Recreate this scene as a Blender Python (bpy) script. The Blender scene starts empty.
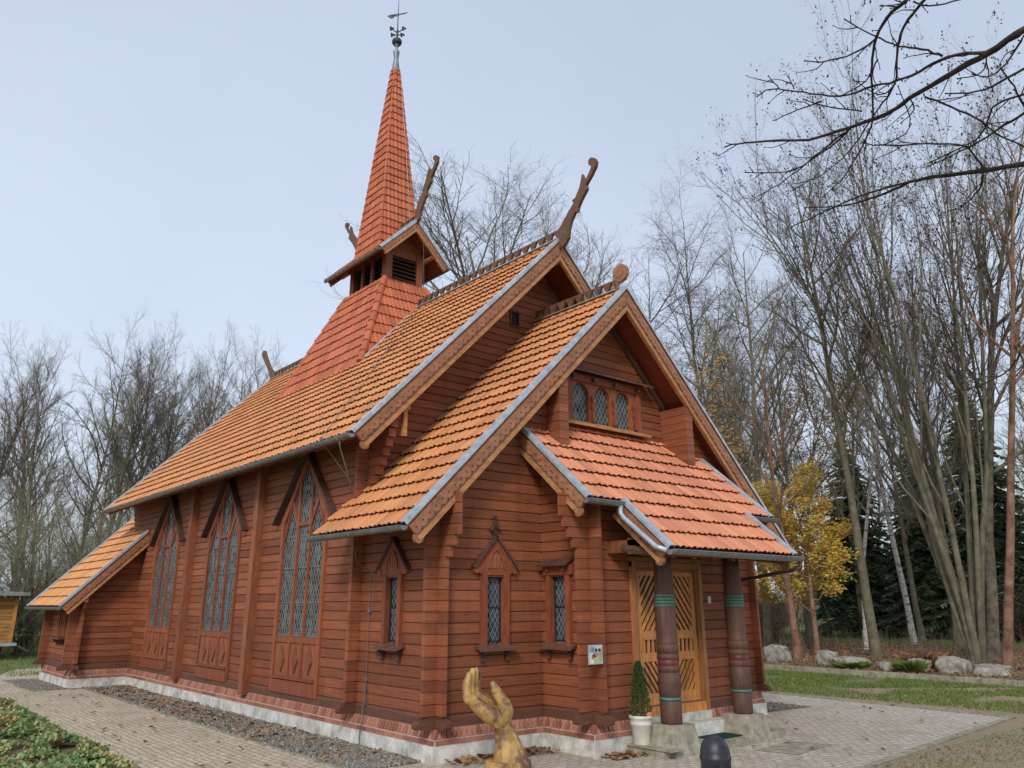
import bpy, bmesh, math, random
from mathutils import Vector, Matrix, noise
R = math.radians
random.seed(7)
scene = bpy.context.scene
COL = scene.collection
S = 1.2            # working unit -> metres
# ------------------------------------------------------------------ materials
def nt(name):
    m = bpy.data.materials.new(name); m.use_nodes = True
    N = m.node_tree.nodes; L = m.node_tree.links
    return m, N, L, N['Principled BSDF']
def nd(N, t, **k):
    n = N.new(t)
    for a, b in k.items():
        if a in n.inputs.keys(): n.inputs[a].default_value = b
        else: setattr(n, a, b)
    return n
def coords(N, L, scale, rot=(0, 0, 0)):
    tc = N.new('ShaderNodeTexCoord'); mp = N.new('ShaderNodeMapping')
    mp.inputs['Scale'].default_value = scale; mp.inputs['Rotation'].default_value = rot
    L.new(tc.outputs['Object'], mp.inputs['Vector']); return mp.outputs['Vector']
def noise_n(N, L, vec, scale, detail=4, rough=.6):
    n = N.new('ShaderNodeTexNoise'); n.inputs['Scale'].default_value = scale
    n.inputs['Detail'].default_value = detail; n.inputs['Roughness'].default_value = rough
    L.new(vec, n.inputs['Vector']); return n.outputs['Fac']
def ramp(N, L, fac, stops):
    r = N.new('ShaderNodeValToRGB'); e = r.color_ramp.elements
    e[0].position = stops[0][0]; e[0].color = (*stops[0][1], 1)
    e[1].position = stops[1][0]; e[1].color = (*stops[1][1], 1)
    for p, c in stops[2:]:
        q = e.new(p); q.color = (*c, 1)
    L.new(fac, r.inputs['Fac']); return r.outputs['Color']
def mixc(N, L, fac, a, b, mode='MIX'):
    m = N.new('ShaderNodeMix'); m.data_type = 'RGBA'; m.blend_type = mode
    for s, v in ((0, fac), (6, a), (7, b)):
        if isinstance(v, (int, float)): m.inputs[s].default_value = v
        elif isinstance(v, tuple): m.inputs[s].default_value = (*v, 1)
        else: L.new(v, m.inputs[s])
    return m.outputs[2]
def rnd_attr(N):
    a = N.new('ShaderNodeAttribute'); a.attribute_name = 'rnd'; return a.outputs['Fac']
def bump(N, L, B, h, strength=.3, dist=.01):
    b = N.new('ShaderNodeBump'); b.inputs['Strength'].default_value = strength; b.inputs['Distance'].default_value = dist
    L.new(h, b.inputs['Height']); L.new(b.outputs['Normal'], B.inputs['Normal'])
def mathn(N, L, op, a, b=None, c=None):
    m = N.new('ShaderNodeMath'); m.operation = op
    for i, v in enumerate((a, b, c)):
        if v is None: continue
        if isinstance(v, (int, float)): m.inputs[i].default_value = v
        else: L.new(v, m.inputs[i])
    return m.outputs[0]

def wood(name, base, amp=.25, scale=(1.2, 1.2, 34), rough=.62, spec=.35, stain=.25):
    m, N, L, B = nt(name)
    v = coords(N, L, scale)
    g = noise_n(N, L, v, 2.2, 5, .65)
    v2 = coords(N, L, (1, 1, 1)); big = noise_n(N, L, v2, 1.1, 5, .7)
    dk = tuple(c * (1 - amp * 1.5) for c in base); lt = tuple(min(1, c * (1 + amp)) for c in base)
    c1 = ramp(N, L, g, [(.3, dk), (.7, lt)])
    r = rnd_attr(N)
    k = mathn(N, L, 'MULTIPLY_ADD', r, .5, .75)
    c2 = mixc(N, L, 1.0, c1, mixrgb(N, L, k), 'MULTIPLY')
    st = ramp(N, L, big, [(.35, (.55, .5, .48)), (.62, (1, 1, 1))])
    c3 = mixc(N, L, stain, c2, mixc(N, L, 1.0, c2, st, 'MULTIPLY'))
    # knots, vertical rain streaks and splashed dirt near the footing
    kv = coords(N, L, (2.4, 2.4, 8.5)); vo = N.new('ShaderNodeTexVoronoi'); vo.inputs['Scale'].default_value = 1.0; L.new(kv, vo.inputs['Vector'])
    c3 = mixc(N, L, ramp(N, L, vo.outputs['Distance'], [(.045, (.75,) * 3), (.11, (0, 0, 0))]), c3, mixc(N, L, 1., c3, (.35, .28, .25), 'MULTIPLY'))
    sv = coords(N, L, (7, 7, .45)); sn = noise_n(N, L, sv, 1.2, 5, .7)
    c3 = mixc(N, L, ramp(N, L, sn, [(.52, (0, 0, 0)), (.74, (.55,) * 3)]), c3, mixc(N, L, 1., c3, (.55, .52, .50), 'MULTIPLY'))
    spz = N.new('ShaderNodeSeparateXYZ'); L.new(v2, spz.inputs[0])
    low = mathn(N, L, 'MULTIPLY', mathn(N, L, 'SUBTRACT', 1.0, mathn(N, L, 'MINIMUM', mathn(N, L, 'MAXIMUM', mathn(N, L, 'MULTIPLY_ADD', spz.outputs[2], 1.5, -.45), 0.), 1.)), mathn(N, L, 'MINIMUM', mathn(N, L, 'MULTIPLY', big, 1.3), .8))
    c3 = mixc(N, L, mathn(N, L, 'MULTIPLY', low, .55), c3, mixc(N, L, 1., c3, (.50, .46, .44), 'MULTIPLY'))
    L.new(c3, B.inputs['Base Color'])
    rr = mathn(N, L, 'MULTIPLY_ADD', g, .3, rough - .15); L.new(rr, B.inputs['Roughness'])
    B.inputs['Specular IOR Level'].default_value = spec
    bump(N, L, B, g, .25, .004)
    return m
def mixrgb(N, L, val):
    c = N.new('ShaderNodeCombineColor'); [L.new(val, c.inputs[i]) for i in range(3)]; return c.outputs[0]

def tilemat(name, base, yellow, yfac=.5):
    m, N, L, B = nt(name)
    v = coords(N, L, (1, 1, 1))
    n1 = noise_n(N, L, v, 1.3, 6, .7); n2 = noise_n(N, L, v, 22, 4, .7); n3 = noise_n(N, L, v, 5, 5, .75)
    r = rnd_attr(N)
    c1 = mixc(N, L, ramp(N, L, n1, [(.35, (0, 0, 0)), (.65, (yfac,) * 3)]), base, yellow)
    k = mathn(N, L, 'MULTIPLY_ADD', r, .34, .84)
    c2 = mixc(N, L, 1.0, c1, mixrgb(N, L, k), 'MULTIPLY')
    c3 = mixc(N, L, ramp(N, L, n3, [(.56, (0, 0, 0)), (.76, (.40,) * 3)]), c2, (.20, .13, .055))
    c4 = mixc(N, L, ramp(N, L, n2, [(.58, (0, 0, 0)), (.72, (.35,) * 3)]), c3, (.10, .07, .04))
    n4 = noise_n(N, L, v, 9, 6, .8)
    c4 = mixc(N, L, ramp(N, L, n4, [(.64, (0, 0, 0)), (.72, (.45,) * 3)]), c4, (.36, .33, .17))
    L.new(c4, B.inputs['Base Color']); B.inputs['Roughness'].default_value = .7
    B.inputs['Specular IOR Level'].default_value = .3
    bump(N, L, B, n2, .3, .004)
    return m
def plain(name, base, rough=.6, metal=0., nscale=8, amp=.25, bumpk=.2, spec=.5, dark=None):
    m, N, L, B = nt(name)
    v = coords(N, L, (1, 1, 1)); n = noise_n(N, L, v, nscale, 6, .7)
    a = dark or tuple(c * (1 - amp * 1.6) for c in base); b = tuple(min(1, c * (1 + amp)) for c in base)
    L.new(ramp(N, L, n, [(.32, a), (.68, b)]), B.inputs['Base Color'])
    B.inputs['Roughness'].default_value = rough; B.inputs['Metallic'].default_value = metal
    B.inputs['Specular IOR Level'].default_value = spec
    if bumpk: bump(N, L, B, n, bumpk, .01)
    return m
def rndmat(name, stops, rough=.7, transl=0., nscale=None, spec=.3):
    """colour picked per face / piece from the attribute rnd"""
    m, N, L, B = nt(name)
    c = ramp(N, L, rnd_attr(N), stops)
    if nscale:
        v = coords(N, L, (1, 1, 1)); n = noise_n(N, L, v, nscale, 5, .7)
        c = mixc(N, L, .5, c, mixc(N, L, 1., c, ramp(N, L, n, [(.3, (.5,) * 3), (.7, (1.3,) * 3)]), 'MULTIPLY'))
    L.new(c, B.inputs['Base Color']); B.inputs['Roughness'].default_value = rough
    B.inputs['Specular IOR Level'].default_value = spec
    if transl:
        t = N.new('ShaderNodeBsdfTranslucent'); L.new(c, t.inputs['Color'])
        mx = N.new('ShaderNodeMixShader'); mx.inputs[0].default_value = transl
        L.new(B.outputs[0], mx.inputs[1]); L.new(t.outputs[0], mx.inputs[2])
        L.new(mx.outputs[0], N['Material Output'].inputs['Surface'])
    return m

M = {}
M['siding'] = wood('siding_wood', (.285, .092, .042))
M['trim'] = wood('trim_wood', (.28, .095, .044), scale=(14, 14, 2.2))
M['frame'] = wood('frame_wood', (.285, .082, .036), scale=(14, 14, 2.2), stain=.15)
M['barge'] = wood('barge_wood', (.37, .165, .085), scale=(3, 3, 8))
M['bargelight'] = wood('barge_edge_wood', (.48, .23, .095), scale=(3, 3, 8))
M['soffit'] = wood('soffit_wood', (.24, .062, .034), scale=(20, 2, 20))
M['baseb'] = wood('base_board_wood', (.17, .075, .048))
M['hood'] = wood('hood_wood', (.105, .058, .043), scale=(5, 5, 5))
M['sill'] = wood('sill_wood', (.15, .075, .055), scale=(5, 5, 5))
M['carve'] = wood('carved_wood', (.17, .085, .05), scale=(6, 6, 6))
M['door'] = wood('door_wood', (.60, .26, .075), scale=(16, 16, 2), amp=.3, rough=.4, spec=.5, stain=.35)
M['doortrim'] = wood('door_trim_wood', (.36, .16, .065), scale=(16, 16, 2), rough=.5)
M['column'] = wood('column_wood', (.125, .062, .045), scale=(14, 14, 1.5), rough=.6, spec=.35)
M['teal'] = plain('teal_paint', (.055, .20, .155), .5)
M['redpaint'] = plain('red_paint', (.15, .03, .025), .5)
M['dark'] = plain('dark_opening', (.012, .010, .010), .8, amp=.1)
M['zinc'] = plain('zinc_sheet', (.50, .55, .60), .42, .35, 7, .22, .08)
M['gutter'] = plain('gutter_zinc', (.24, .25, .25), .42, .5, 9, .25, .08)
M['tile'] = tilemat('roof_tile', (.58, .225, .095), (.58, .285, .115), .9)
M['tile_front'] = tilemat('roof_tile_front', (.62, .235, .135), (.60, .27, .13), .6)
M['tile_tower'] = tilemat('roof_tile_tower', (.47, .125, .062), (.50, .17, .075), .6)
M['tile_low'] = tilemat('roof_tile_low', (.64, .28, .11), (.66, .33, .13), .9)
M['concrete'] = plain('concrete', (.60, .59, .54), .9, 0, 5, .3, .4, .2)
M['mossy'] = plain('mossy_stone', (.35, .32, .26), .95, 0, 7, .3, .5, .2, dark=(.17, .16, .10))
M['mortar'] = plain('mortar', (.56, .44, .38), .95, 0, 20, .15, .3, .2)
M['brick'] = rndmat('brick', [(0, (.25, .095, .062)), (1, (.46, .20, .135))], .85, nscale=30)
M['gravel'] = rndmat('gravel_stone', [(0, (.12, .115, .10)), (1, (.40, .38, .34)), (.5, (.21, .205, .18)), (.8, (.27, .215, .16))], .9, nscale=60)
M['litter'] = rndmat('fallen_leaf', [(0, (.10, .050, .028)), (1, (.44, .27, .12)), (.5, (.24, .125, .06)), (.8, (.34, .19, .085))], .8)
M['grass'] = rndmat('grass_blade', [(0, (.09, .15, .03)), (1, (.30, .32, .10)), (.5, (.15, .24, .05)), (.85, (.23, .26, .07))], .6, .3)
M['ivy'] = rndmat('ground_leaf', [(0, (.14, .22, .09)), (1, (.58, .48, .18)), (.40, (.25, .36, .13)), (.66, (.40, .47, .19)), (.86, (.36, .21, .12))], .5, .25)
M['yellow'] = rndmat('yellow_leaf', [(0, (.50, .38, .08)), (1, (.85, .60, .14)), (.5, (.70, .55, .12)), (.85, (.74, .42, .11))], .6, .4)
M['orange'] = rndmat('orange_leaf', [(0, (.42, .22, .06)), (1, (.70, .46, .12))], .6, .4)
M['needle'] = rndmat('needles', [(0, (.07, .105, .065)), (1, (.17, .22, .13))], .7)
M['thuja'] = rndmat('thuja', [(0, (.045, .085, .03)), (1, (.20, .15, .06)), (.6, (.10, .11, .04))], .7, .2)
M['bark'] = plain('bark', (.17, .15, .105), .95, 0, 6, .4, .5, .15, dark=(.09, .085, .055))
M['barkdark'] = plain('bark_dark', (.15, .13, .095), .95, 0, 6, .4, .5, .15)
M['barkred'] = plain('bark_reddish', (.25, .145, .095), .95, 0, 4, .4, .5, .15)
M['twig'] = plain('twig_bark', (.17, .145, .115), .9, 0, 2, .25, 0, .1)
M['twigred'] = plain('twig_reddish', (.15, .11, .088), .9, 0, 2, .25, 0, .1)
M['twiggreen'] = plain('twig_greenish', (.22, .205, .135), .9, 0, 2, .25, 0, .1)
M['seed'] = rndmat('seed_tufts', [(0, (.05, .04, .03)), (1, (.14, .09, .06))])
M['limb'] = plain('near_bark', (.060, .045, .035), .9, 0, 25, .4, .5, .2)
M['rock'] = plain('boulder_stone', (.34, .32, .28), .95, 0, 5, .3, 1., .2, dark=(.10, .095, .06))
M['white'] = plain('white_glaze', (.68, .68, .61), .5, 0, 5, .10, .08, dark=(.50, .49, .42))
M['black'] = plain('black_iron', (.022, .024, .032), .42, .0, 30, .4, .3, .5)
M['iron'] = plain('spire_iron', (.035, .045, .05), .5, .4, 10, .2, 0)
M['lead'] = plain('lead_sheet', (.22, .26, .29), .5, .4, 6, .2, .1)
M['mat'] = plain('mat_fibre', (.015, .060, .055), .95, 0, 60, .3, .6, .1)
M['goldwood'] = None
M['pink'] = plain('pink_ceramic', (.62, .22, .12), .5)
M['hutwood'] = wood('hut_wood', (.46, .22, .06), scale=(1.5, 1.5, 20))
M['hutroof'] = plain('hut_roof', (.25, .25, .23), .7)
M['wire'] = plain('conductor', (.25, .24, .22), .5, .6)
M['sky_blue'] = plain('sign_blue', (.20, .30, .48), .5)
M['green_p'] = plain('sign_green', (.30, .42, .18), .5)
M['skin_p'] = plain('sign_tan', (.55, .36, .24), .5)
M['blackpaint'] = plain('black_paint', (.02, .02, .025), .5)

# birch bark
m, N, L, B = nt('birch_bark'); v = coords(N, L, (3, 3, 14)); n = noise_n(N, L, v, 1.3, 5, .7)
L.new(ramp(N, L, n, [(.38, (.05, .045, .04)), (.50, (.55, .53, .48))]), B.inputs['Base Color']); B.inputs['Roughness'].default_value = .9
M['birch'] = m
# gilded / oiled carved wood of the hand
m, N, L, B = nt('carved_oak'); v = coords(N, L, (5, 5, 1.4)); n = noise_n(N, L, v, 2.2, 6, .7)
v2 = coords(N, L, (1, 1, 1)); n2 = noise_n(N, L, v2, 5.5, 5, .65)
c = ramp(N, L, n, [(.25, (.22, .11, .035)), (.7, (.60, .38, .12))])
c = mixc(N, L, ramp(N, L, n2, [(.45, (0, 0, 0)), (.58, (.92,) * 3)]), c, (.12, .062, .035))
L.new(c, B.inputs['Base Color']); B.inputs['Roughness'].default_value = .5; bump(N, L, B, n, .9, .02)
M['goldwood'] = m
# leaded glass: diamond quarries between lead lines
def leaded(name, pw, ph, line=.10, glass=(.05, .065, .085)):
    m, N, L, B = nt(name)
    tc = N.new('ShaderNodeTexCoord'); sp = N.new('ShaderNodeSeparateXYZ'); L.new(tc.outputs['Object'], sp.inputs[0])
    h = mathn(N, L, 'ADD', sp.outputs[0], sp.outputs[1]); h = mathn(N, L, 'DIVIDE', h, pw)
    z = mathn(N, L, 'DIVIDE', sp.outputs[2], ph)
    a = mathn(N, L, 'ADD', h, z); b = mathn(N, L, 'SUBTRACT', h, z)
    fa = mathn(N, L, 'ABSOLUTE', mathn(N, L, 'SUBTRACT', mathn(N, L, 'FRACT', a), .5))
    fb = mathn(N, L, 'ABSOLUTE', mathn(N, L, 'SUBTRACT', mathn(N, L, 'FRACT', b), .5))
    ln = mathn(N, L, 'GREATER_THAN', mathn(N, L, 'MAXIMUM', fa, fb), .5 - line / 2)
    cv = N.new('ShaderNodeCombineXYZ'); L.new(mathn(N, L, 'FLOOR', a), cv.inputs[0]); L.new(mathn(N, L, 'FLOOR', b), cv.inputs[1])
    wn = N.new('ShaderNodeTexWhiteNoise'); wn.noise_dimensions = '2D'; L.new(cv.outputs[0], wn.inputs['Vector'])
    k = mathn(N, L, 'MULTIPLY_ADD', wn.outputs['Value'], 1.1, .45)
    gc = mixc(N, L, 1., glass, mixrgb(N, L, k), 'MULTIPLY')
    L.new(mixc(N, L, ln, gc, (.23, .245, .235)), B.inputs['Base Color'])
    L.new(mathn(N, L, 'MULTIPLY_ADD', ln, .45, .10), B.inputs['Roughness'])
    # each quarry is set a little out of true
    sub = N.new('ShaderNodeVectorMath'); sub.operation = 'SUBTRACT'; L.new(wn.outputs['Color'], sub.inputs[0]); sub.inputs[1].default_value = (.5, .5, .5)
    sc = N.new('ShaderNodeVectorMath'); sc.operation = 'SCALE'; L.new(sub.outputs[0], sc.inputs[0]); sc.inputs['Scale'].default_value = .5
    ge = N.new('ShaderNodeNewGeometry'); ad = N.new('ShaderNodeVectorMath'); ad.operation = 'ADD'
    L.new(ge.outputs['Normal'], ad.inputs[0]); L.new(sc.outputs[0], ad.inputs[1])
    nn = N.new('ShaderNodeVectorMath'); nn.operation = 'NORMALIZE'; L.new(ad.outputs[0], nn.inputs[0]); L.new(nn.outputs[0], B.inputs['Normal'])
    B.inputs['Specular IOR Level'].default_value = .32
    return m
M['glass'] = leaded('leaded_glass', .065, .105, .13)
M['glass_big'] = leaded('leaded_glass_nave', .075, .13, .16, (.045, .055, .058))
# paving: brick-shaped setts
def paving(name, c1, c2, mort, rot, scale, bw=.16, rh=.08):
    m, N, L, B = nt(name)
    v = coords(N, L, (1, 1, 1), (0, 0, rot))
    wob = N.new('ShaderNodeTexNoise'); wob.inputs['Scale'].default_value = 3; L.new(v, wob.inputs['Vector'])
    vm = N.new('ShaderNodeVectorMath'); vm.operation = 'MULTIPLY_ADD'; L.new(wob.outputs['Color'], vm.inputs[0]); vm.inputs[1].default_value = (.11, .11, 0); L.new(v, vm.inputs[2])
    b = N.new('ShaderNodeTexBrick'); L.new(vm.outputs[0], b.inputs['Vector'])
    b.inputs['Scale'].default_value = scale; b.inputs['Brick Width'].default_value = bw; b.inputs['Row Height'].default_value = rh
    b.inputs['Mortar Size'].default_value = .010; b.inputs['Mortar Smooth'].default_value = .5
    b.inputs['Color1'].default_value = (*c1, 1); b.inputs['Color2'].default_value = (*c2, 1); b.inputs['Mortar'].default_value = (*mort, 1)
    n = noise_n(N, L, v, .9, 6, .7); n2 = noise_n(N, L, v, 30, 5, .7)
    c = mixc(N, L, .8, b.outputs['Color'], mixc(N, L, 1., b.outputs['Color'], ramp(N, L, n2, [(.3, (.6,) * 3), (.7, (1.3,) * 3)]), 'MULTIPLY'))
    c = mixc(N, L, ramp(N, L, n, [(.48, (0, 0, 0)), (.68, (.5,) * 3)]), c, (.25, .245, .12))
    L.new(c, B.inputs['Base Color']); B.inputs['Roughness'].default_value = .85
    hh = mathn(N, L, 'MULTIPLY_ADD', b.outputs['Fac'], -1., mathn(N, L, 'MULTIPLY', n2, .35))
    bump(N, L, B, hh, .8, .012)
    return m
M['paver'] = paving('paver', (.66, .55, .40), (.54, .44, .32), (.36, .295, .21), R(90), 1., .17, .085)
M['paver2'] = paving('paver_front', (.62, .54, .44), (.50, .42, .345), (.29, .25, .20), R(8), 1., .15, .085)
# ground: grass, soil and grit mixed
m, N, L, B = nt('lawn_ground'); v = coords(N, L, (1, 1, 1))
a1 = noise_n(N, L, v, .22, 6, .7); a2 = noise_n(N, L, v, 9, 6, .8); a3 = noise_n(N, L, v, 40, 4, .7)
g = ramp(N, L, a2, [(.3, (.09, .13, .035)), (.7, (.20, .25, .08))])
so = ramp(N, L, a3, [(.3, (.14, .11, .07)), (.7, (.27, .21, .14))])
L.new(mixc(N, L, ramp(N, L, a1, [(.50, (0, 0, 0)), (.66, (1, 1, 1))]), g, so), B.inputs['Base Color']); B.inputs['Roughness'].default_value = .95
bump(N, L, B, a3, .8, .03); M['ground'] = m
m, N, L, B = nt('sandy_soil'); v = coords(N, L, (1, 1, 1))
a1 = noise_n(N, L, v, .8, 6, .7); a2 = noise_n(N, L, v, 25, 6, .8); a3 = noise_n(N, L, v, 90, 3, .7)
g = ramp(N, L, a2, [(.3, (.22, .155, .095)), (.7, (.42, .31, .20))])
gr = ramp(N, L, a3, [(.3, (.19, .17, .08)), (.7, (.31, .27, .13))])
L.new(mixc(N, L, ramp(N, L, a1, [(.42, (0, 0, 0)), (.62, (.75,) * 3)]), g, gr), B.inputs['Base Color']); B.inputs['Roughness'].default_value = .95
bump(N, L, B, a2, .6, .02); M['sandy'] = m
M['soil'] = plain('leafy_soil', (.24, .165, .105), .95, 0, 14, .4, .8, .1, dark=(.07, .05, .03))

# ------------------------------------------------------------------ object helpers
def tag(o, label=None, cat=None, group=None, kind=None):
    if label: o['label'] = label
    if cat: o['category'] = cat
    if group: o['group'] = group
    if kind: o['kind'] = kind
    return o
def thing(name, loc, label, cat, group=None):
    o = bpy.data.objects.new(name, None); o.empty_display_size = .2; COL.objects.link(o)
    o.location = loc; tag(o, label, cat, group); return o
def root_loc(p):
    v = Vector((0, 0, 0))
    while p is not None: v += p.location; p = p.parent
    return v
class MB:
    def __init__(s): s.v = []; s.f = []; s.m = []; s.r = []; s.mats = []; s.cur = 0; s.rn = .5
    def mat(s, m):
        if m not in s.mats: s.mats.append(m)
        s.cur = s.mats.index(m); return s
    def add(s, vs, fs, r=None):
        b = len(s.v); s.v += [tuple(v) for v in vs]
        for f in fs: s.f.append([b + i for i in f]); s.m.append(s.cur); s.r.append(s.rn if r is None else r)
    def quad(s, a, b, c, d, r=None): s.add([a, b, c, d], [(0, 1, 2, 3)], r)
    def box(s, x0, x1, y0, y1, z0, z1, r=None):
        s.add([(x, y, z) for z in (z0, z1) for x, y in ((x0, y0), (x1, y0), (x1, y1), (x0, y1))],
              [(3, 2, 1, 0), (4, 5, 6, 7), (0, 1, 5, 4), (1, 2, 6, 5), (2, 3, 7, 6), (3, 0, 4, 7)], r)
    def prism(s, poly, fn, d0, d1, r=None):
        """poly: 2D points; fn(a,b,d)->3D ; extruded between d0 and d1"""
        n = len(poly)
        A = [fn(a, b, d0) for a, b in poly]; Bq = [fn(a, b, d1) for a, b in poly]
        fs = [list(range(n))[::-1], list(range(n, 2 * n))]
        fs += [(i, (i + 1) % n, n + (i + 1) % n, n + i) for i in range(n)]
        s.add(A + Bq, fs, r)
    def bar(s, p0, p1, w, fn, d0, d1, r=None, e0=0, e1=0):
        """a flat bar along p0->p1 in the plane of fn"""
        a = Vector(p0); b = Vector(p1); t = (b - a).normalized(); a = a - t * e0; b = b + t * e1
        n = Vector((-t.y, t.x)) * w / 2
        s.prism([tuple(a - n), tuple(b - n), tuple(b + n), tuple(a + n)], fn, d0, d1, r)
    def tube(s, pts, rad, n=6, r=None, cap=True):
        P = [Vector(p) for p in pts]; k = len(P)
        if not hasattr(rad, '__len__'): rad = [rad] * k
        rings = []; pn = None
        for i in range(k):
            t = (P[min(i + 1, k - 1)] - P[max(i - 1, 0)])
            t = t.normalized() if t.length > 1e-9 else Vector((0, 0, 1))
            if pn is None: pn = t.orthogonal().normalized()
            else:
                pn = pn - t * pn.dot(t); pn = pn.normalized() if pn.length > 1e-6 else t.orthogonal().normalized()
            q = t.cross(pn)
            rings.append([P[i] + (pn * math.cos(2 * math.pi * j / n) + q * math.sin(2 * math.pi * j / n)) * rad[i] for j in range(n)])
        fs = []
        for i in range(k - 1):
            for j in range(n):
                fs.append((i * n + j, i * n + (j + 1) % n, (i + 1) * n + (j + 1) % n, (i + 1) * n + j))
        if cap: fs += [tuple(range(n))[::-1], tuple((k - 1) * n + j for j in range(n))]
        s.add([v for g in rings for v in g], fs, r)
    def lathe(s, c, prof, n=24, r=None, sx=1, sy=1):
        vs = []; fs = []
        for (rr, z) in prof:
            for j in range(n):
                a = 2 * math.pi * j / n; vs.append((c[0] + rr * math.cos(a) * sx, c[1] + rr * math.sin(a) * sy, c[2] + z))
        for i in range(len(prof) - 1):
            for j in range(n): fs.append((i * n + j, i * n + (j + 1) % n, (i + 1) * n + (j + 1) % n, (i + 1) * n + j))
        fs += [tuple(range(n))[::-1], tuple((len(prof) - 1) * n + j for j in range(n))]
        s.add(vs, fs, r)
    def blob(s, c, rad, seg=10, r=None, rot=None):
        vs = []; fs = []
        for i in range(1, seg // 2 + 1):
            th = math.pi * i / (seg // 2 + 1)
            for j in range(seg):
                a = 2 * math.pi * j / seg
                v = Vector((math.sin(th) * math.cos(a) * rad[0], math.sin(th) * math.sin(a) * rad[1], math.cos(th) * rad[2]))
                if rot: v = rot @ v
                vs.append(Vector(c) + v)
        k = seg // 2
        top = Vector((0, 0, rad[2])); bot = Vector((0, 0, -rad[2]))
        if rot: top = rot @ top; bot = rot @ bot
        vs += [Vector(c) + top, Vector(c) + bot]
        for i in range(k - 1):
            for j in range(seg): fs.append((i * seg + j, (i + 1) * seg + j, (i + 1) * seg + (j + 1) % seg, i * seg + (j + 1) % seg))
        for j in range(seg):
            fs.append((k * seg, j, (j + 1) % seg)); fs.append((k * seg + 1, (k - 1) * seg + (j + 1) % seg, (k - 1) * seg + j))
        s.add(vs, fs, r)
    def build(s, name, parent=None, smooth=False, origin=None, fix=False):
        me = bpy.data.meshes.new(name)
        off = root_loc(parent) if parent is not None else Vector(origin or (0, 0, 0))
        me.from_pydata([(a - off.x, b - off.y, c - off.z) for a, b, c in s.v], [], s.f)
        for m_ in s.mats: me.materials.append(m_)
        me.polygons.foreach_set('material_index', s.m)
        at = me.attributes.new('rnd', 'FLOAT', 'FACE'); at.data.foreach_set('value', [float(q) for q in s.r])
        if smooth: me.polygons.foreach_set('use_smooth', [True] * len(s.f))
        me.update()
        if fix:
            bm = bmesh.new(); bm.from_mesh(me); bmesh.ops.recalc_face_normals(bm, faces=bm.faces); bm.to_mesh(me); bm.free()
        o = bpy.data.objects.new(name, me); COL.objects.link(o)
        if parent is not None: o.parent = parent
        else: o.location = off
        return o
def mb(mat): return MB().mat(M[mat])
rr = random.random
def ru(a, b): return random.uniform(a, b)

# ------------------------------------------------------------------ dimensions of the church
m_ = 3.073; a_ = 1.555; b_ = .818; w_ = 1.686
R2, E2, e2, g2 = 6.033, 2.403, .613, .277
R1, E1, e1 = 7.326, 3.629, .541
V1F, V1B = 1.108, 12.495
L_ = 11.154; c_ = 1.087; VEND = 11.75
sl2 = (R2 - E2) / (m_ + e2); sl1 = (R1 - E1) / (m_ + e1)
SL3 = .86; VN, VW, ZN = -1.794, -1.136, 2.177
def z3(v): return ZN + SL3 * (v - VN)
def z2(u): return R2 - abs(u - m_) * sl2
def z1(u): return R1 - abs(u - m_) * sl1
ZW0 = .34; BH = .117; PR = 4.25; UR = 5.98
# plane maps: fn(s, z, d)
def PA(s, z, d): return (-d, s, z)            # faces -u ; s = v
def PB(s, z, d): return (s, -d, z)            # faces -v ; s = u
def PC(s, z, d): return (a_ - d, s, z)
def PD(s, z, d): return (s, -b_ - d, z)
def PG(s, z, d): return (s, .231 - d, z)
def PN(s, z, d): return (s, w_ - d, z)
def plU(u0, sgn=-1): return lambda s, z, d: (u0 + sgn * d, s, z)
def plV(v0, sgn=-1): return lambda s, z, d: (s, v0 + sgn * d, z)

church = thing('wooden_church', (m_, 6, 0), 'reddish brown wooden church with orange tiled roofs and a pointed spire', 'church')

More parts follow.
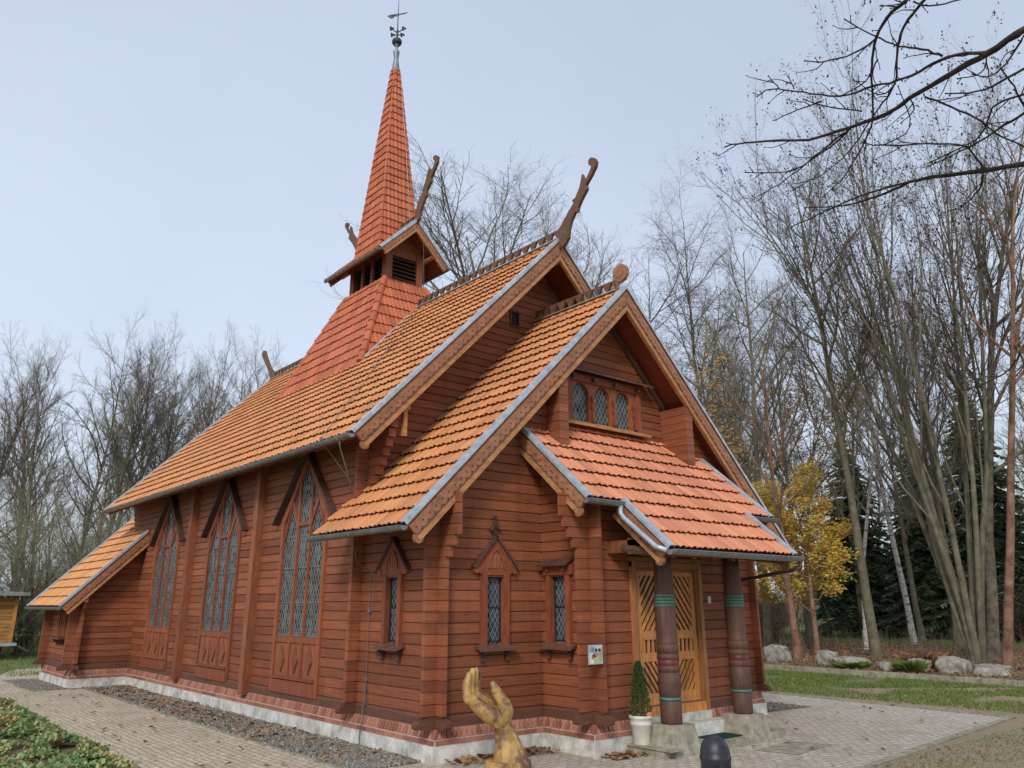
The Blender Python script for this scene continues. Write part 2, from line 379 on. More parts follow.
def wall(name, fn, ext, z0, z1, holes=(), parent=church, mat='siding', back=.1, joint=3.0):
    q = mb(mat); i = 0; z = z0; g = .017
    while z < z1 - .01:
        za, zb = z, min(z + BH, z1)
        ea = ext(za); eb = ext(zb)
        if ea is None or ea[1] - ea[0] < .02: break
        if eb is None: eb = ((ea[0] + ea[1]) / 2,) * 2
        zm = (za + zb) / 2
        # intervals
        iv = [(0., 1.)]
        lo = lambda t, e: e[0] + (e[1] - e[0]) * t
        segs = [(ea[0], ea[1], eb[0], eb[1])]
        for h in holes:
            hh = h(zm)
            if hh is None: continue
            ns = []
            for (p, q1, p2, q2) in segs:
                if hh[1] <= max(p, p2) or hh[0] >= min(q1, q2): ns.append((p, q1, p2, q2)); continue
                if hh[0] > max(p, p2): ns.append((p, hh[0], p2, hh[0]))
                if hh[1] < min(q1, q2): ns.append((hh[1], q1, hh[1], q2))
            segs = ns
        for (p, q1, p2, q2) in segs:
            cuts = [0.]; span = max(q1 - p, q2 - p2); x = ru(.6, joint) if span > joint else 9e9
            while x < span - .5: cuts.append(x / span); x += ru(.8, 1.2) * joint
            cuts.append(1.)
            for k in range(len(cuts) - 1):
                t0, t1 = cuts[k], cuts[k + 1]; gp = .0015 if len(cuts) > 2 else 0
                A0 = p + (q1 - p) * t0 + gp; A1 = p + (q1 - p) * t1 - gp; B0 = p2 + (q2 - p2) * t0 + gp; B1 = p2 + (q2 - p2) * t1 - gp
                r = rr(); jd = ru(-.0015, .0015)
                def P(t, side, d):
                    za_ = za + (zb - za) * t; s_ = (A0 + (B0 - A0) * t) if side == 0 else (A1 + (B1 - A1) * t)
                    return fn(s_, za_, d)
                for (t0_, d0_, t1_, d1_) in ((0, -g, .045, jd - .002), (.045, jd - .002, .10, jd + .001), (.10, jd + .001, .90, jd), (.90, jd, 1., -g)):
                    q.quad(P(t0_, 0, d0_), P(t0_, 1, d0_), P(t1_, 1, d1_), P(t1_, 0, d1_), r)
        z = zb; i += 1
    o = q.build(name, parent)
    return o
def rect_hole(s0, s1, z0, z1): return lambda z: (s0, s1) if z0 < z < z1 else None
def poly_hole(c, half, zb, zs, zt):
    def h(z):
        if z < zb or z > zt - .02: return None
        k = half if z < zs else half * (zt - z) / (zt - zs)
        return (c - k, c + k)
    return h
NW = [3.41, 6.47, 9.50]        # centres of nave windows
# --- walls
hA = [rect_hole(.905 - .13, .905 + .13, 1.2, 1.92)]
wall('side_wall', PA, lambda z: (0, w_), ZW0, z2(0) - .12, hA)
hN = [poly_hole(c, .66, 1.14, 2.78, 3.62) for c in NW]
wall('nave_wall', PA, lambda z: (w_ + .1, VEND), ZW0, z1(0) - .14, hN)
hB = [rect_hole(.79 - .13, .79 + .13, 1.2, 1.92)]
wall('front_wall', PB, lambda z: ((0 if z < z2(0) - .12 else m_ - (R2 - .12 - z) / sl2), a_ if z < z3(0) - .08 else a_ + .125), ZW0, z2(1.68) - .14, hB)
hC = [rect_hole(-.325 - .13, -.325 + .13, 1.2, 1.93)]
wall('porch_side_wall', PC, lambda z: ((-b_ if z < z3(-b_) - .12 else VN + (z + .12 - ZN) / SL3), 0), ZW0, z3(0) - .14, hC)
DU0, DU1, DZ0, DZ1 = 2.25, 3.60, .33, 2.08
wall('porch_front_wall', PD, lambda z: (a_, PR), ZW0, 2.75, [rect_hole(DU0 + .06, DU1 - .06, 0, DZ1 - .05)])
GW = (2.20, 3.78, 4.02, 4.74)
def gext(z):
    h = min(1.237, (R2 - .2 - z) / sl2)
    return (m_ - h, m_ + h) if h > .02 else None
wall('gable_wall', PG, gext, 3.80, R2 - .2, [rect_hole(GW[0] + .12, GW[1] - .14, GW[2] + .04, GW[3] - .1)], joint=9)
def next_(z):
    h = (R1 - .2 - z) / sl1
    return (m_ - min(h, m_), m_ + min(h, UR - m_)) if h > .02 else None
wall('nave_gable_wall', PN, next_, 2.4, R1 - .2, [rect_hole(2.48, 2.68, 5.88, 6.15)], joint=9)
# far sides, seen only from elsewhere
wall('far_side_wall', plU(UR, 1), lambda z: (0, w_), ZW0, z2(0) - .12)
wall('far_nave_wall', plU(UR, 1), lambda z: (w_, VEND), ZW0, z1(0) - .14)
wall('porch_far_wall', plU(PR, 1), lambda z: ((-b_ if z < z3(-b_) - .12 else VN + (z + .12 - ZN) / SL3), 0), ZW0, z3(0) - .14)
wall('front_wall', PB, lambda z: (PR if z < z3(0) - .08 else 2 * m_ - a_ - .125, min(UR, m_ + (R2 - .12 - z) / sl2)), ZW0, z2(1.68) - .14)
wall('rear_wall', plV(VEND, 1), lambda z: (0, UR) if z < z1(0) - .2 else next_(z), 2.5, R1 - .2)
# dark interior behind the openings
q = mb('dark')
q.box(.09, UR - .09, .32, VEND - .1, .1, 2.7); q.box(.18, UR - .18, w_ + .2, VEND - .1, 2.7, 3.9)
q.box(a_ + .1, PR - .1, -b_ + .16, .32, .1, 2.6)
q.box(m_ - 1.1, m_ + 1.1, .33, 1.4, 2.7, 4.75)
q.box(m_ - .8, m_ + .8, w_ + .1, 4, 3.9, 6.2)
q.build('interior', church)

# --- base: concrete, brick courses, sill board following the plan
PLAN = [(0, L_), (0, 0), (a_, 0), (a_, -b_), (PR, -b_), (PR, 0), (UR, 0), (UR, L_ + 2.4), (-c_, L_ + 2.38), (-c_, L_)]
def offset(poly, d):
    n = len(poly); out = []
    for i in range(n):
        p0, p1, p2 = Vector(poly[i - 1]), Vector(poly[i]), Vector(poly[(i + 1) % n])
        t1 = (p1 - p0).normalized(); t2 = (p2 - p1).normalized()
        n1 = Vector((t1.y, -t1.x)); n2 = Vector((t2.y, -t2.x))
        # plan runs so that outside is on the right of travel
        k = d / (1 + n1.dot(n2)); out.append(tuple(p1 + (n1 + n2) * k))
    return out
def ring(q, d, z0, z1, top=None):
    A = offset(PLAN, d); n = len(A)
    for i in range(n):
        p, r_ = A[i], A[(i + 1) % n]
        q.quad((*p, z0), (*r_, z0), (*r_, z1), (*p, z1))
    if top is not None:
        Bq = offset(PLAN, top[0])
        for i in range(n):
            j = (i + 1) % n
            q.quad((*A[i], z1), (*A[j], z1), (*Bq[j], top[1]), (*Bq[i], top[1]))
# check orientation: outside must be away from the centre
if offset(PLAN, .1)[1][0] > 0:
    _o = offset
    def offset(poly, d, _o=_o): return _o(poly, -d)
q = mb('concrete'); ring(q, .062, -.02, .172, (-.05, .172)); q.build('concrete_footing', church)
q = mb('mortar'); ring(q, .040, .172, .232, (.012, .262)); ring(q, .012, .262, .338, (-.06, .338)); q.build('brick_bed', church)
q = mb('brick')
AO = PLAN
for i in range(len(PLAN)):
    p0, p1 = Vector(PLAN[i - 1]), Vector(PLAN[i]); t = (p1 - p0); Ln = t.length; t = t.normalized()
    o1 = Vector(offset(PLAN, 1.)[i]) - p1
    nrm = Vector((t.y, -t.x));
    if nrm.dot(o1) < 0: nrm = -nrm
    def fn(s, z, d, p0=p0, t=t, nrm=nrm): v = p0 + t * s + nrm * d; return (v.x, v.y, z)
    pc = lambda c1, c2: None
    # convex corners extend, concave corners pull back
    def conv(k):
        A, B_, C_ = Vector(PLAN[k - 2]), Vector(PLAN[k - 1]), Vector(PLAN[k % len(PLAN)])
        return 1
    x = -.03
    while x < Ln + .03:          # stretcher course with a splayed top
        x1 = min(x + .205, Ln + .045)
        q.prism([(x + .006, .181), (x1 - .006, .181), (x1 - .006, .224), (x + .006, .224)], lambda s, z, d, fn=fn: fn(s, z, d), .030, .050, rr())
        x += .205
    x = -.01
    while x < Ln + .01:          # soldier-like header course leaning back
        x1 = x + .068; r = rr()
        P = [fn(x + .0075, .240, .046), fn(x1 - .0075, .240, .046), fn(x1 - .0075, .332, .014), fn(x + .0075, .332, .014)]
        Q = [fn(x + .0075, .236, .02), fn(x1 - .0075, .236, .02), fn(x1 - .0075, .332, -.01), fn(x + .0075, .332, -.01)]
        q.add(P + Q, [(0, 1, 2, 3), (4, 7, 6, 5), (0, 4, 5, 1), (1, 5, 6, 2), (2, 6, 7, 3), (3, 7, 4, 0)], r)
        x += .068
q.build('brick_course', church)
q = mb('baseb'); ring(q, .018, .338, .43, (.002, .452)); q.build('sill_board', church)

# --- log-end stacks at the corners (one part per corner)
def stack(name, corner, dirs, z1s, Ls, th=.07, corbels=None, z0=.45, parent=church):
    """dirs: list of (direction, side) ; direction the log ends point to, side the way the thickness lies"""
    q = mb('siding')
    for (dx, dy, sx, sy), Lg, ztop, corb in zip(dirs, Ls, z1s, corbels or [None] * 9):
        z = z0 + .01; i = 0
        while z < ztop - .02:
            zt = min(z + BH, ztop); L2 = Lg
            if corb:
                for (cz, cl) in corb:
                    if z + BH * .5 > cz: L2 = cl
            p = Vector(corner); e = p + Vector((dx, dy)) * L2; f = p + Vector((sx, sy)) * th; g = e + Vector((sx, sy)) * th
            xs = [p.x, e.x, f.x, g.x]; ys = [p.y, e.y, f.y, g.y]
            q.box(min(xs), max(xs), min(ys), max(ys), z + .005, zt - .003, rr())
            # recessed web between logs keeps the joint dark but closed
            z = zt; i += 1
        xs = [corner[0], corner[0] + dx * (Lg - .012), corner[0] + sx * th]; 
        x0, x1 = sorted((corner[0] + dx * .0 + sx * .01, corner[0] + dx * (Lg - .014) + sx * (th - .01)))
        y0, y1 = sorted((corner[1] + dy * .0 + sy * .01, corner[1] + dy * (Lg - .014) + sy * (th - .01)))
        q.box(x0, x1, y0, y1, z0, ztop)
        # end board
    o = q.build(name, parent)
    # the long bottom log with its rounded nose
    q = mb('baseb')
    for (dx, dy, sx, sy), Lg in zip(dirs, Ls):
        Lb = Lg + .085
        def fn(s, z, d, dx=dx, dy=dy, sx=sx, sy=sy): return (corner[0] + dx * s + sx * d, corner[1] + dy * s + sy * d, z)
        pr = [(0, .352), (Lb - .10, .338), (Lb - .02, .342), (Lb, .36), (Lb, .40), (Lb - .03, .425), (Lg - .05, .445), (0, .449)]
        q.prism(pr, fn, -.018, th + .018)
    q.build('bottom_log', church if parent is church else parent, fix=True)
    return o
stack('corner_logs', (0, 0), [(0, -1, 1, 0), (-1, 0, 0, 1)], [2.80, 2.80], [.115, .165], th=.06,
      corbels=[[(2.15, .18), (2.27, .27), (2.39, .35)], None])
stack('corner_logs', (a_, -b_), [(-1, 0, 0, 1), (0, -1, 1, 0)], [2.84, 2.72], [.175, .175], th=.05,
      corbels=[[(2.26, .24), (2.38, .31), (2.50, .38), (2.60, .43)], None])
stack('corner_logs', (PR, -b_), [(1, 0, 0, 1), (0, -1, -1, 0)], [2.80, 2.40], [.10, .10], th=.05,
      corbels=[[(2.14, .2), (2.26, .3), (2.38, .4), (2.50, .5)], None])
stack('corner_logs', (UR, 0), [(0, -1, -1, 0)], [2.70], [.12], th=.05)
stack('corner_logs', (0, w_), [(-1, 0, 0, 1)], [z1(0) - .34], [.15], th=.07)
# corbels of the nave plate above the entrance roof
q = mb('siding')
for i, (zc, Lg) in enumerate(((2.98, .10), (3.095, .17), (3.21, .24), (3.325, .31), (3.44, .38), (3.555, .44), (3.67, .50), (3.79, .54), (3.90, .57))):
    q.box(.0, .1, w_ - Lg, w_ - .001, zc + .004, zc + .112, rr())
q.build('corbel_logs', church)
# purlin-end block and post of the nave verge (left)
for s in (-1, 1):
    q = mb('bargelight'); u = m_ + s * 2.84; q.box(u - .06, u + .06, V1F + .04, w_ + .02, z1(u) - .36, z1(u) - .22); q.box(u - .03, u + .03, V1F + .06, V1F + .12, z1(u) - .72, z1(u) - .36)
    q.build('purlin_end', church)
q = mb('bargelight'); q.box(m_ - .06, m_ + .06, V1F + .05, w_, R1 - .36, R1 - .22)
q.build('purlin_end', church)
# blocks beside the gable window
for s in (-1, 1):
    q = mb('siding'); u0, u1 = sorted((m_ + s * 1.237, m_ + s * 1.395)); z = 3.40
    while z < z2(m_ + 1.395) - .22:
        zt = min(z + BH, z2(m_ + 1.395) - .20)
        q.box(u0, u1, -.262, .23, z + .004, zt - .003, rr()); z = zt
    q.box(u0 + .006, u1 - .006, -.255, .22, 3.3, z2(m_ + 1.395) - .2)
    q.build('gable_side_block', church)
# rafters inside the gable
q = mb('hood')
for s in (-1, 1):
    def fn(a, b, d, s=s): return (m_ + s * a, .225 - d, b)
    q.prism([(0, R2 - .20), (1.3, R2 - .20 - 1.3 * sl2), (1.3, R2 - .30 - 1.3 * sl2), (0, R2 - .30)], fn, 0, .05)
q.build('gable_rafter', church, fix=True)

# --- roofs
def slope(name, O, A, U, ext, T, h, mat, parent=church, sp=.1, lift=.038, seed=0, step=.02, tilew=.2, amp=.019):
    """tiled slope: O lower corner, A unit along the eave, U unit up the slope"""
    rnd = random.Random(seed); O, A, U = Vector(O), Vector(A).normalized(), Vector(U).normalized(); Nn = A.cross(U).normalized()
    if Nn.z < 0: Nn = -Nn
    q = mb(mat); rows = int(math.ceil(T / h)); bed = MB().mat(M['soffit'])
    for i in range(rows):
        t0 = i * h; t1 = min(t0 + h + .012, T); t1n = min(t0 + h, T)
        e0 = ext(t0 + 1e-4); e1 = ext(t1n - 1e-4)
        if e0 is None: continue
        if e1 is None or e1[1] < e1[0]: mm = (e0[0] + e0[1]) / 2; e1 = (mm, mm)
        lo = min(e0[0], e1[0]); hi = max(e0[1], e1[1])
        k0 = int(math.floor(lo / step)); k1 = int(math.ceil(hi / step)); prev = None
        tr_ = {}
        for k in range(k0, k1 + 1):
            s = k * step
            s0 = min(max(s, e0[0]), e0[1]); s1 = min(max(s, e1[0]), e1[1])
            ph = (s / sp) % 1.0
            cz = amp * (math.sin(math.pi * ph) ** .6 if ph > 0 else 0) + amp * .25 * math.sin(2 * math.pi * s / (2 * sp))
            key = int(math.floor((s + .5 * step) / tilew + .5 * (i % 2)))
            if key not in tr_: tr_[key] = (rnd.random(), rnd.uniform(-.003, .003), rnd.uniform(-.004, .004))
            rv, dj, tj = tr_[key]
            f1 = 1 - (t1 - t0) / (h + .012)
            pb = O + A * s0 + U * (t0 - tj) + Nn * (lift + cz + dj)
            pl = O + A * s0 + U * (t0 - tj + .002) + Nn * (lift + cz + dj - .013)
            pt = O + A * s1 + U * t1 + Nn * (cz + .002 + lift * f1)
            cur = (pb, pl, pt, rv)
            if prev is not None and ((s0 - ps0) > 1e-5 or (s1 - ps1) > 1e-5):
                q.quad(prev[0], pb, pt, prev[2], prev[3]); q.quad(prev[1], pl, pb, prev[0], prev[3])
            prev = cur; ps0, ps1 = s0, s1
    o = q.build(name, parent)
    return o
def under(name, O, A, U, outline, parent=church, th=.06, drop=.012, mat='soffit'):
    """roof board beneath tiles, outline in (s,t)"""
    O, A, U = Vector(O), Vector(A).normalized(), Vector(U).normalized(); Nn = A.cross(U).normalized()
    if Nn.z < 0: Nn = -Nn
    q = mb(mat)
    q.prism(outline, lambda s, t, d: tuple(O + A * s + U * t + Nn * d), -drop - th, -drop)
    return q.build(name, parent, fix=True)
def unit(x, z): l = math.hypot(x, z); return x / l, z / l, l
HR = .265
# entrance-hall roof, left and right
for s, nm in ((-1, 0), (1, 1)):
    dx, dz, ln = unit(m_ + e2, R2 - E2)
    O = (m_ + s * (m_ + e2), 0, E2)
    U = (-s * dx, 0, dz); vmax = lambda t: 1.87 if t * dx < e2 - .17 else w_ - .01
    slope('entrance_roof', O, (0, 1, 0), U, lambda t: (-g2, vmax(t)), ln, HR, 'tile', seed=1 + nm)
    under('entrance_roof_boards', O, (0, 1, 0), U, [(-g2 + .01, 0), (1.86, 0), (1.86, (e2 - .17) / dx), (w_ - .01, (e2 - .17) / dx), (w_ - .01, ln), (-g2 + .01, ln)])
for s in (-1, 1):
    dx, dz, ln = unit(m_ + e1, R1 - E1)
    O = (m_ + s * (m_ + e1), 0, E1); U = (-s * dx, 0, dz)
    slope('nave_roof', O, (0, 1, 0), U, lambda t: (V1F, V1B), ln, HR, 'tile', seed=5 + s)
    under('nave_roof_boards', O, (0, 1, 0), U, [(V1F + .01, 0), (V1B - .01, 0), (V1B - .01, ln), (V1F + .01, ln)])
# porch roof
dv, dz, _ = unit(1, SL3)
O = (0, VN, ZN); U = (0, dv, dz); T3 = (.231 - VN) / dv
tW = (VW - VN) / dv; tB = (0 - VN) / dv
def ext3(t):
    if t < tW - 2e-5: return (m_ - 1.264, m_ + 1.264)
    if t < tB - .05: return (m_ - 1.844, m_ + 1.844)
    return (m_ - 1.237, m_ + 1.237)
HR3 = tW / 3.
slope('porch_roof', O, (1, 0, 0), U, ext3, T3, HR3, 'tile_front', seed=9)
under('porch_roof_boards', O, (1, 0, 0), U, [(m_ - 1.25, 0), (m_ + 1.25, 0), (m_ + 1.25, tW), (m_ + 1.83, tW), (m_ + 1.83, tB - .01), (m_ + 1.236, tB), (m_ + 1.236, T3 - .01), (m_ - 1.236, T3 - .01), (m_ - 1.236, tB), (m_ - 1.83, tB - .01), (m_ - 1.83, tW), (m_ - 1.25, tW)])

# --- verges: zinc capping, scalloped bargeboard with bore holes painted dark, light lower board
def verge(name, P0, P1, out, parent=church, w=.225, foot=True, scal=True, zw=.036, shade='barge', mitre=True):
    P0, P1, out = Vector(P0), Vector(P1), Vector(out).normalized(); e = (P1 - P0); Ln = e.length; e = e.normalized()
    dn = out.cross(e).normalized()
    if dn.z > 0: dn = -dn
    fn = lambda s, t, d: tuple(P0 + e * s + dn * t + out * d)
    k_ = abs(e.z) / max(1e-6, math.hypot(e.x, e.y)) if mitre else 0
    E_ = lambda t, g=.0015: Ln - t * k_ - (g if mitre else 0)
    q = mb(shade)
    q.prism([(0, -.02), (E_(-.02), -.02), (E_(w), w), (.02, w)], fn, -.035, 0)
    if foot:
        q.prism([(.02 + .062 * math.cos(t), w - .03 + .062 * math.sin(t)) for t in [2 * math.pi * k / 14 for k in range(14)]], fn, -.037, .002)
    root = q.build(name, parent, fix=True)
    q = mb('bargelight'); q.prism([(.0, w - .045), (E_(w - .045), w - .045), (E_(w + .004), w + .004), (.0, w + .004)], fn, -.045, .014); q.build('edge_moulding', root, fix=True)
    if scal:
        q = mb(shade); pitch = .115; wb = w * .52; Ls = E_(wb + .03) - .004; n = int(Ls / pitch); pitch = Ls / n
        lowb = []
        for k in range(n):
            for j in range(5):
                a = math.pi * j / 4; lowb.append((k * pitch + pitch / 2 - math.cos(a) * pitch / 2 * .98, wb + math.sin(a) * .030))
        q.prism([(0, .02)] + lowb + [(E_(.02), .02)], fn, .0005, .018)
        q.mat(M['dark'])  # dark discs on the board paint the shade inside bored holes
        for k in range(n):
            for (ds, t, rad) in ((.5, wb - .035, .010), (0, w * .79 - .02, .009)):
                c0 = (k + ds) * pitch; off = .0205 if ds else .0022
                if c0 < .04 or c0 > E_(w) - .03: continue
                q.prism([(c0 + rad * math.cos(2 * math.pi * j / 6), t + rad * math.sin(2 * math.pi * j / 6)) for j in range(6)], fn, off - .003, off)
        q.build('scalloped_board', root, fix=True)
    q = mb('zinc')
    inn = -.06
    q.prism([(-.02, -.052), (E_(-.052), -.052), (E_(-.066), -.066), (-.02, -.066)], fn, inn, .022)
    q.prism([(-.02, -.052), (E_(-.052), -.052), (E_(-.052 + zw), -.052 + zw), (-.02, -.052 + zw)], fn, .020, .030)
    q.prism([(-.02, -.052), (E_(-.052), -.052), (E_(-.030), -.030), (-.02, -.030)], fn, inn - .004, inn)
    q.build('zinc_capping', root, fix=True)
    return root
for s in (-1, 1):
    verge('bargeboard', (m_ + s * (m_ + e2), -g2, E2), (m_, -g2, R2), (0, -1, 0))
    verge('bargeboard', (m_ + s * (m_ + e1), V1F, E1), (m_, V1F, R1), (0, -1, 0))
    verge('bargeboard', (m_ + s * (m_ + e1), V1B, E1), (m_, V1B, R1), (0, 1, 0), scal=False, foot=False, w=.12)
    verge('bargeboard', (m_ + s * 1.844, VW, z3(VW)), (m_ + s * 1.844, -.02, z3(-.02)), (s, 0, 0), w=.22, mitre=False)
    verge('bargeboard', (m_ + s * 1.264, VN, ZN), (m_ + s * 1.264, VW, z3(VW)), (s, 0, 0), w=.20, mitre=False)
# --- gutters
def gutter(name, P0, P1, r=.05, mat='gutter', parent=church):
    P0, P1 = Vector(P0), Vector(P1); t = (P1 - P0).normalized(); sd = t.cross(Vector((0, 0, 1))).normalized()
    q = mb(mat); n = 8; rings = []
    for rad in (r, r - .006):
        for P in (P0, P1):
            rings.append([P + sd * (math.cos(math.pi * j / n) * rad) - Vector((0, 0, 1)) * (math.sin(math.pi * j / n) * rad) for j in range(n + 1)])
    vs = [v for g in rings for v in g]; k = n + 1; fs = []
    for j in range(n):
        fs.append((j, j + 1, k + j + 1, k + j)); fs.append((2 * k + j, 3 * k + j, 3 * k + j + 1, 2 * k + j + 1))
        fs.append((j, 2 * k + j, 2 * k + j + 1, j + 1)); fs.append((k + j, k + j + 1, 3 * k + j + 1, 3 * k + j))
    fs += [(0, k, 3 * k, 2 * k), (n, 2 * k + n, 3 * k + n, k + n)]
    q.add(vs, fs)
    q.tube([P0 + sd * r, P1 + sd * r], .008, 5); q.tube([P0 - sd * r, P1 - sd * r], .006, 5)
    L = (P1 - P0).length; x = .3
    while x < L:
        c = P0 + t * x; q.tube([c + sd * r * 1.05, c + sd * r * .75 - Vector((0, 0, r * .8)), c - Vector((0, 0, r * 1.06)), c - sd * r * .75 - Vector((0, 0, r * .8)), c - sd * r * 1.05], .007, 4); x += .62
    for P in (P0, P1):
        q.prism([(math.cos(math.pi * j / n) * r, -math.sin(math.pi * j / n) * r) for j in range(n + 1)], lambda a, b, d, P=P: tuple(P + sd * a + Vector((0, 0, b)) + t * d), -.003, .003)
    return q.build(name, parent, smooth=False)
gutter('gutter', (-e2 - .045, -g2, E2 - .01), (-e2 - .045, 1.87, E2 - .01))
gutter('gutter', (2 * m_ + e2 + .045, -g2, E2 - .01), (2 * m_ + e2 + .045, 1.87, E2 - .01))
gutter('gutter', (-e1 - .045, V1F, E1 - .01), (-e1 - .045, V1B, E1 - .01))
gutter('gutter', (2 * m_ + e1 + .045, V1F, E1 - .01), (2 * m_ + e1 + .045, V1B, E1 - .01))
gutter('gutter', (m_ - 1.264 - .03, VN - .045, ZN - .015), (m_ + 1.264 + .10, VN - .045, ZN - .015), r=.055)
gutter('gutter', (m_ - 1.90, VW - .045, z3(VW) - .01), (m_ - 1.264, VW - .045, z3(VW) - .01))
gutter('gutter', (m_ + 1.264, VW - .045, z3(VW) - .01), (m_ + 1.95, VW - .045, z3(VW) - .01))
# downpipes
q = mb('zinc'); q.tube([(m_ - 1.33, VW - .05, z3(VW) - .05), (m_ - 1.335, VW - .05, z3(VW) - .14), (m_ - 1.36, VW - .12, z3(VW) - .20), (m_ - 1.34, VN + .1, ZN + .02), (m_ - 1.32, VN - .03, ZN - .02)], .030, 10)
q.build('downpipe', church, smooth=True)
q = mb('hood'); q.tube([(m_ + 1.33, VN - .05, ZN - .06), (m_ + 1.33, VN - .05, ZN - .13), (m_ + 1.30, VN + .05, ZN - .17), (PR + .06, -b_ + .1, 1.86), (PR + .06, -b_ + .14, 1.78), (PR + .06, -b_ + .14, .4)], .024, 8)
q.build('downpipe', church, smooth=True)
q = mb('gutter')
q.tube([(-e1 - .045, V1F + .3, E1 - .05), (-e1 - .04, V1F + .3, E1 - .12), (-.30, w_ - .02, 3.2), (-.24, w_ - .02, 3.0)], .008, 6)
q.build('overflow_pipe', church, smooth=True)
# rafter tails below the eaves
v = 2.2
while v < V1B - .2:
    q = mb('trim'); q.prism([(-.50, z1(-.50) - .075), (.02, z1(.02) - .075), (.02, z1(.02) - .17), (-.38, z1(-.42) - .15), (-.50, z1(-.50) - .12)], lambda a, b, d, v=v: (a, v + d, b), -.04, .04); q.build('rafter_tail', church, fix=True); v += .52
v = .25
while v < 1.7:
    q = mb('trim'); q.prism([(-.57, z2(-.57) - .075), (.02, z2(.02) - .075), (.02, z2(.02) - .17), (-.45, z2(-.48) - .15)], lambda a, b, d, v=v: (a, v + d, b), -.035, .035); q.build('rafter_tail', church, fix=True); v += .5
for k in range(7):
    u = m_ - 1.12 + k * 2.24 / 6
    q = mb('trim'); q.prism([(VN + .04, z3(VN + .04) - .075), (-b_, z3(-b_) - .075), (-b_, z3(-b_) - .19), (VN + .12, z3(VN + .12) - .17), (VN + .04, z3(VN + .04) - .13)], lambda a, b, d, u=u: (u + d, a, b), -.035, .035)
    q.build('rafter_tail', church, fix=True)
# --- ridge combs (pierced boards) and finials
def comb(name, v0, v1, z, h=.17, u=m_, parent=church, pitch=.21):
    q = mb('carve'); n = max(1, int(round((v1 - v0) / pitch))); pt = (v1 - v0) / n
    fn = lambda a, b, d: (u + d, a, b)
    q.prism([(v0, z), (v1, z), (v1, z + h * .17), (v0, z + h * .17)], fn, -.022, .022)
    q.prism([(v0, z + h * .84), (v1, z + h * .84), (v1, z + h), (v0, z + h)], fn, -.022, .022)
    for k in range(n + 1):
        c = v0 + k * pt
        a0, a1 = max(v0, c - pt * .10), min(v1, c + pt * .10); b0, b1 = max(v0, c - pt * .44), min(v1, c + pt * .44)
        q.prism([(a0, z + h * .16), (a1, z + h * .16), (b1, z + h * .86), (b0, z + h * .86)], fn, -.0215, .0215)
    q.mat(M['zinc']); q.box(u - .075, u + .075, v0, v1, z - .012, z - .002)
    return q.build(name, parent, fix=True)
comb('ridge_comb', V1F + .02, 5.30, R1 + .05); comb('ridge_comb', 7.75, 12.40, R1 + .05)
comb('ridge_comb', -.12, w_, R2 + .05)
q = mb('tile')
for (v0, v1, z) in ((V1F + .02, V1B - .02, R1), (-g2 + .02, w_, R2)):
    q.prism([(-.13, z - .085), (0, z + .048), (.13, z - .085), (.11, z - .12), (0, z - .0), (-.11, z - .12)], lambda a, b, d: (m_ + a, d, b), v0, v1)
q.build('ridge_cap', church, fix=True)
DR1 = [(1.122, 7.36), (1.122, 7.53), (1.018, 7.60), (0.862, 7.766), (0.725, 7.882), (0.757, 7.945), (0.683, 7.961), (0.57, 8.123), (0.508, 8.328), (0.453, 8.168), (0.342, 8.292), (0.286, 8.385), (0.328, 8.4), (0.363, 8.452), (0.351, 8.515), (0.297, 8.537), (0.22, 8.493), (0.181, 8.418), (0.199, 8.342), (0.289, 8.23), (0.427, 8.1), (0.412, 8.017), (0.542, 7.882), (0.628, 7.766), (0.646, 7.686), (0.703, 7.709), (0.796, 7.587), (0.849, 7.456), (0.87, 7.313), (0.946, 7.229), (1.032, 7.185), (1.071, 7.22)]
DR2 = [(5.534, 9.512), (5.483, 9.678), (5.393, 9.86), (5.243, 10.032), (5.241, 10.103), (5.162, 10.201), (5.053, 10.483), (5.014, 10.487), (4.973, 10.33), (4.871, 10.432), (4.814, 10.562), (4.879, 10.624), (4.883, 10.705), (4.796, 10.705), (4.711, 10.631), (4.73, 10.492), (4.83, 10.366), (4.944, 10.23), (4.949, 10.139), (5.093, 9.999), (5.096, 9.861), (5.145, 9.85), (5.235, 9.702), (5.326, 9.553), (5.345, 9.437), (5.439, 9.351)]
DR3 = [(8.0, 9.55), (8.15, 9.766), (8.285, 9.929), (8.467, 10.11), (8.427, 10.192), (8.565, 10.34), (8.692, 10.506), (8.682, 10.6), (8.571, 10.577), (8.527, 10.501), (8.599, 10.51), (8.575, 10.422), (8.437, 10.273), (8.411, 10.418), (8.317, 10.208), (8.182, 10.062), (8.05, 9.918), (7.85, 9.74), (7.80, 9.42), (7.9, 9.42)]
DR4 = [(12.377, 7.295), (12.574, 7.64), (13.156, 8.255), (13.113, 8.359), (12.979, 8.343), (12.794, 8.083), (12.492, 7.733), (12.148, 7.50), (12.12, 7.24)]
for D in (DR1, DR2, DR3, DR4):
    q = mb('carve'); q.prism(D, lambda a, b, d: (m_ + d, a, b), -.03, .03); q.build('dragon_finial', church, fix=True)
q = mb('barge'); q.prism([(-.20 + .140 * math.cos(2 * math.pi * k / 28), R2 + .30 + .140 * math.sin(2 * math.pi * k / 28)) for k in range(28)], lambda a, b, d: (m_ + d, a, b), -.028, .028)
q.prism([(-.20 + .075 * math.cos(2 * math.pi * k / 20), R2 + .29 + .075 * math.sin(2 * math.pi * k / 20)) for k in range(20)], lambda a, b, d: (m_ + d, a, b), -.034, .034)
q.prism([(-.14, R2 + .06), (-.02, R2 + .06), (-.06, R2 + .24), (-.17, R2 + .24)], lambda a, b, d: (m_ + d, a, b), -.02, .02)
q.build('disc_finial', church, fix=True)

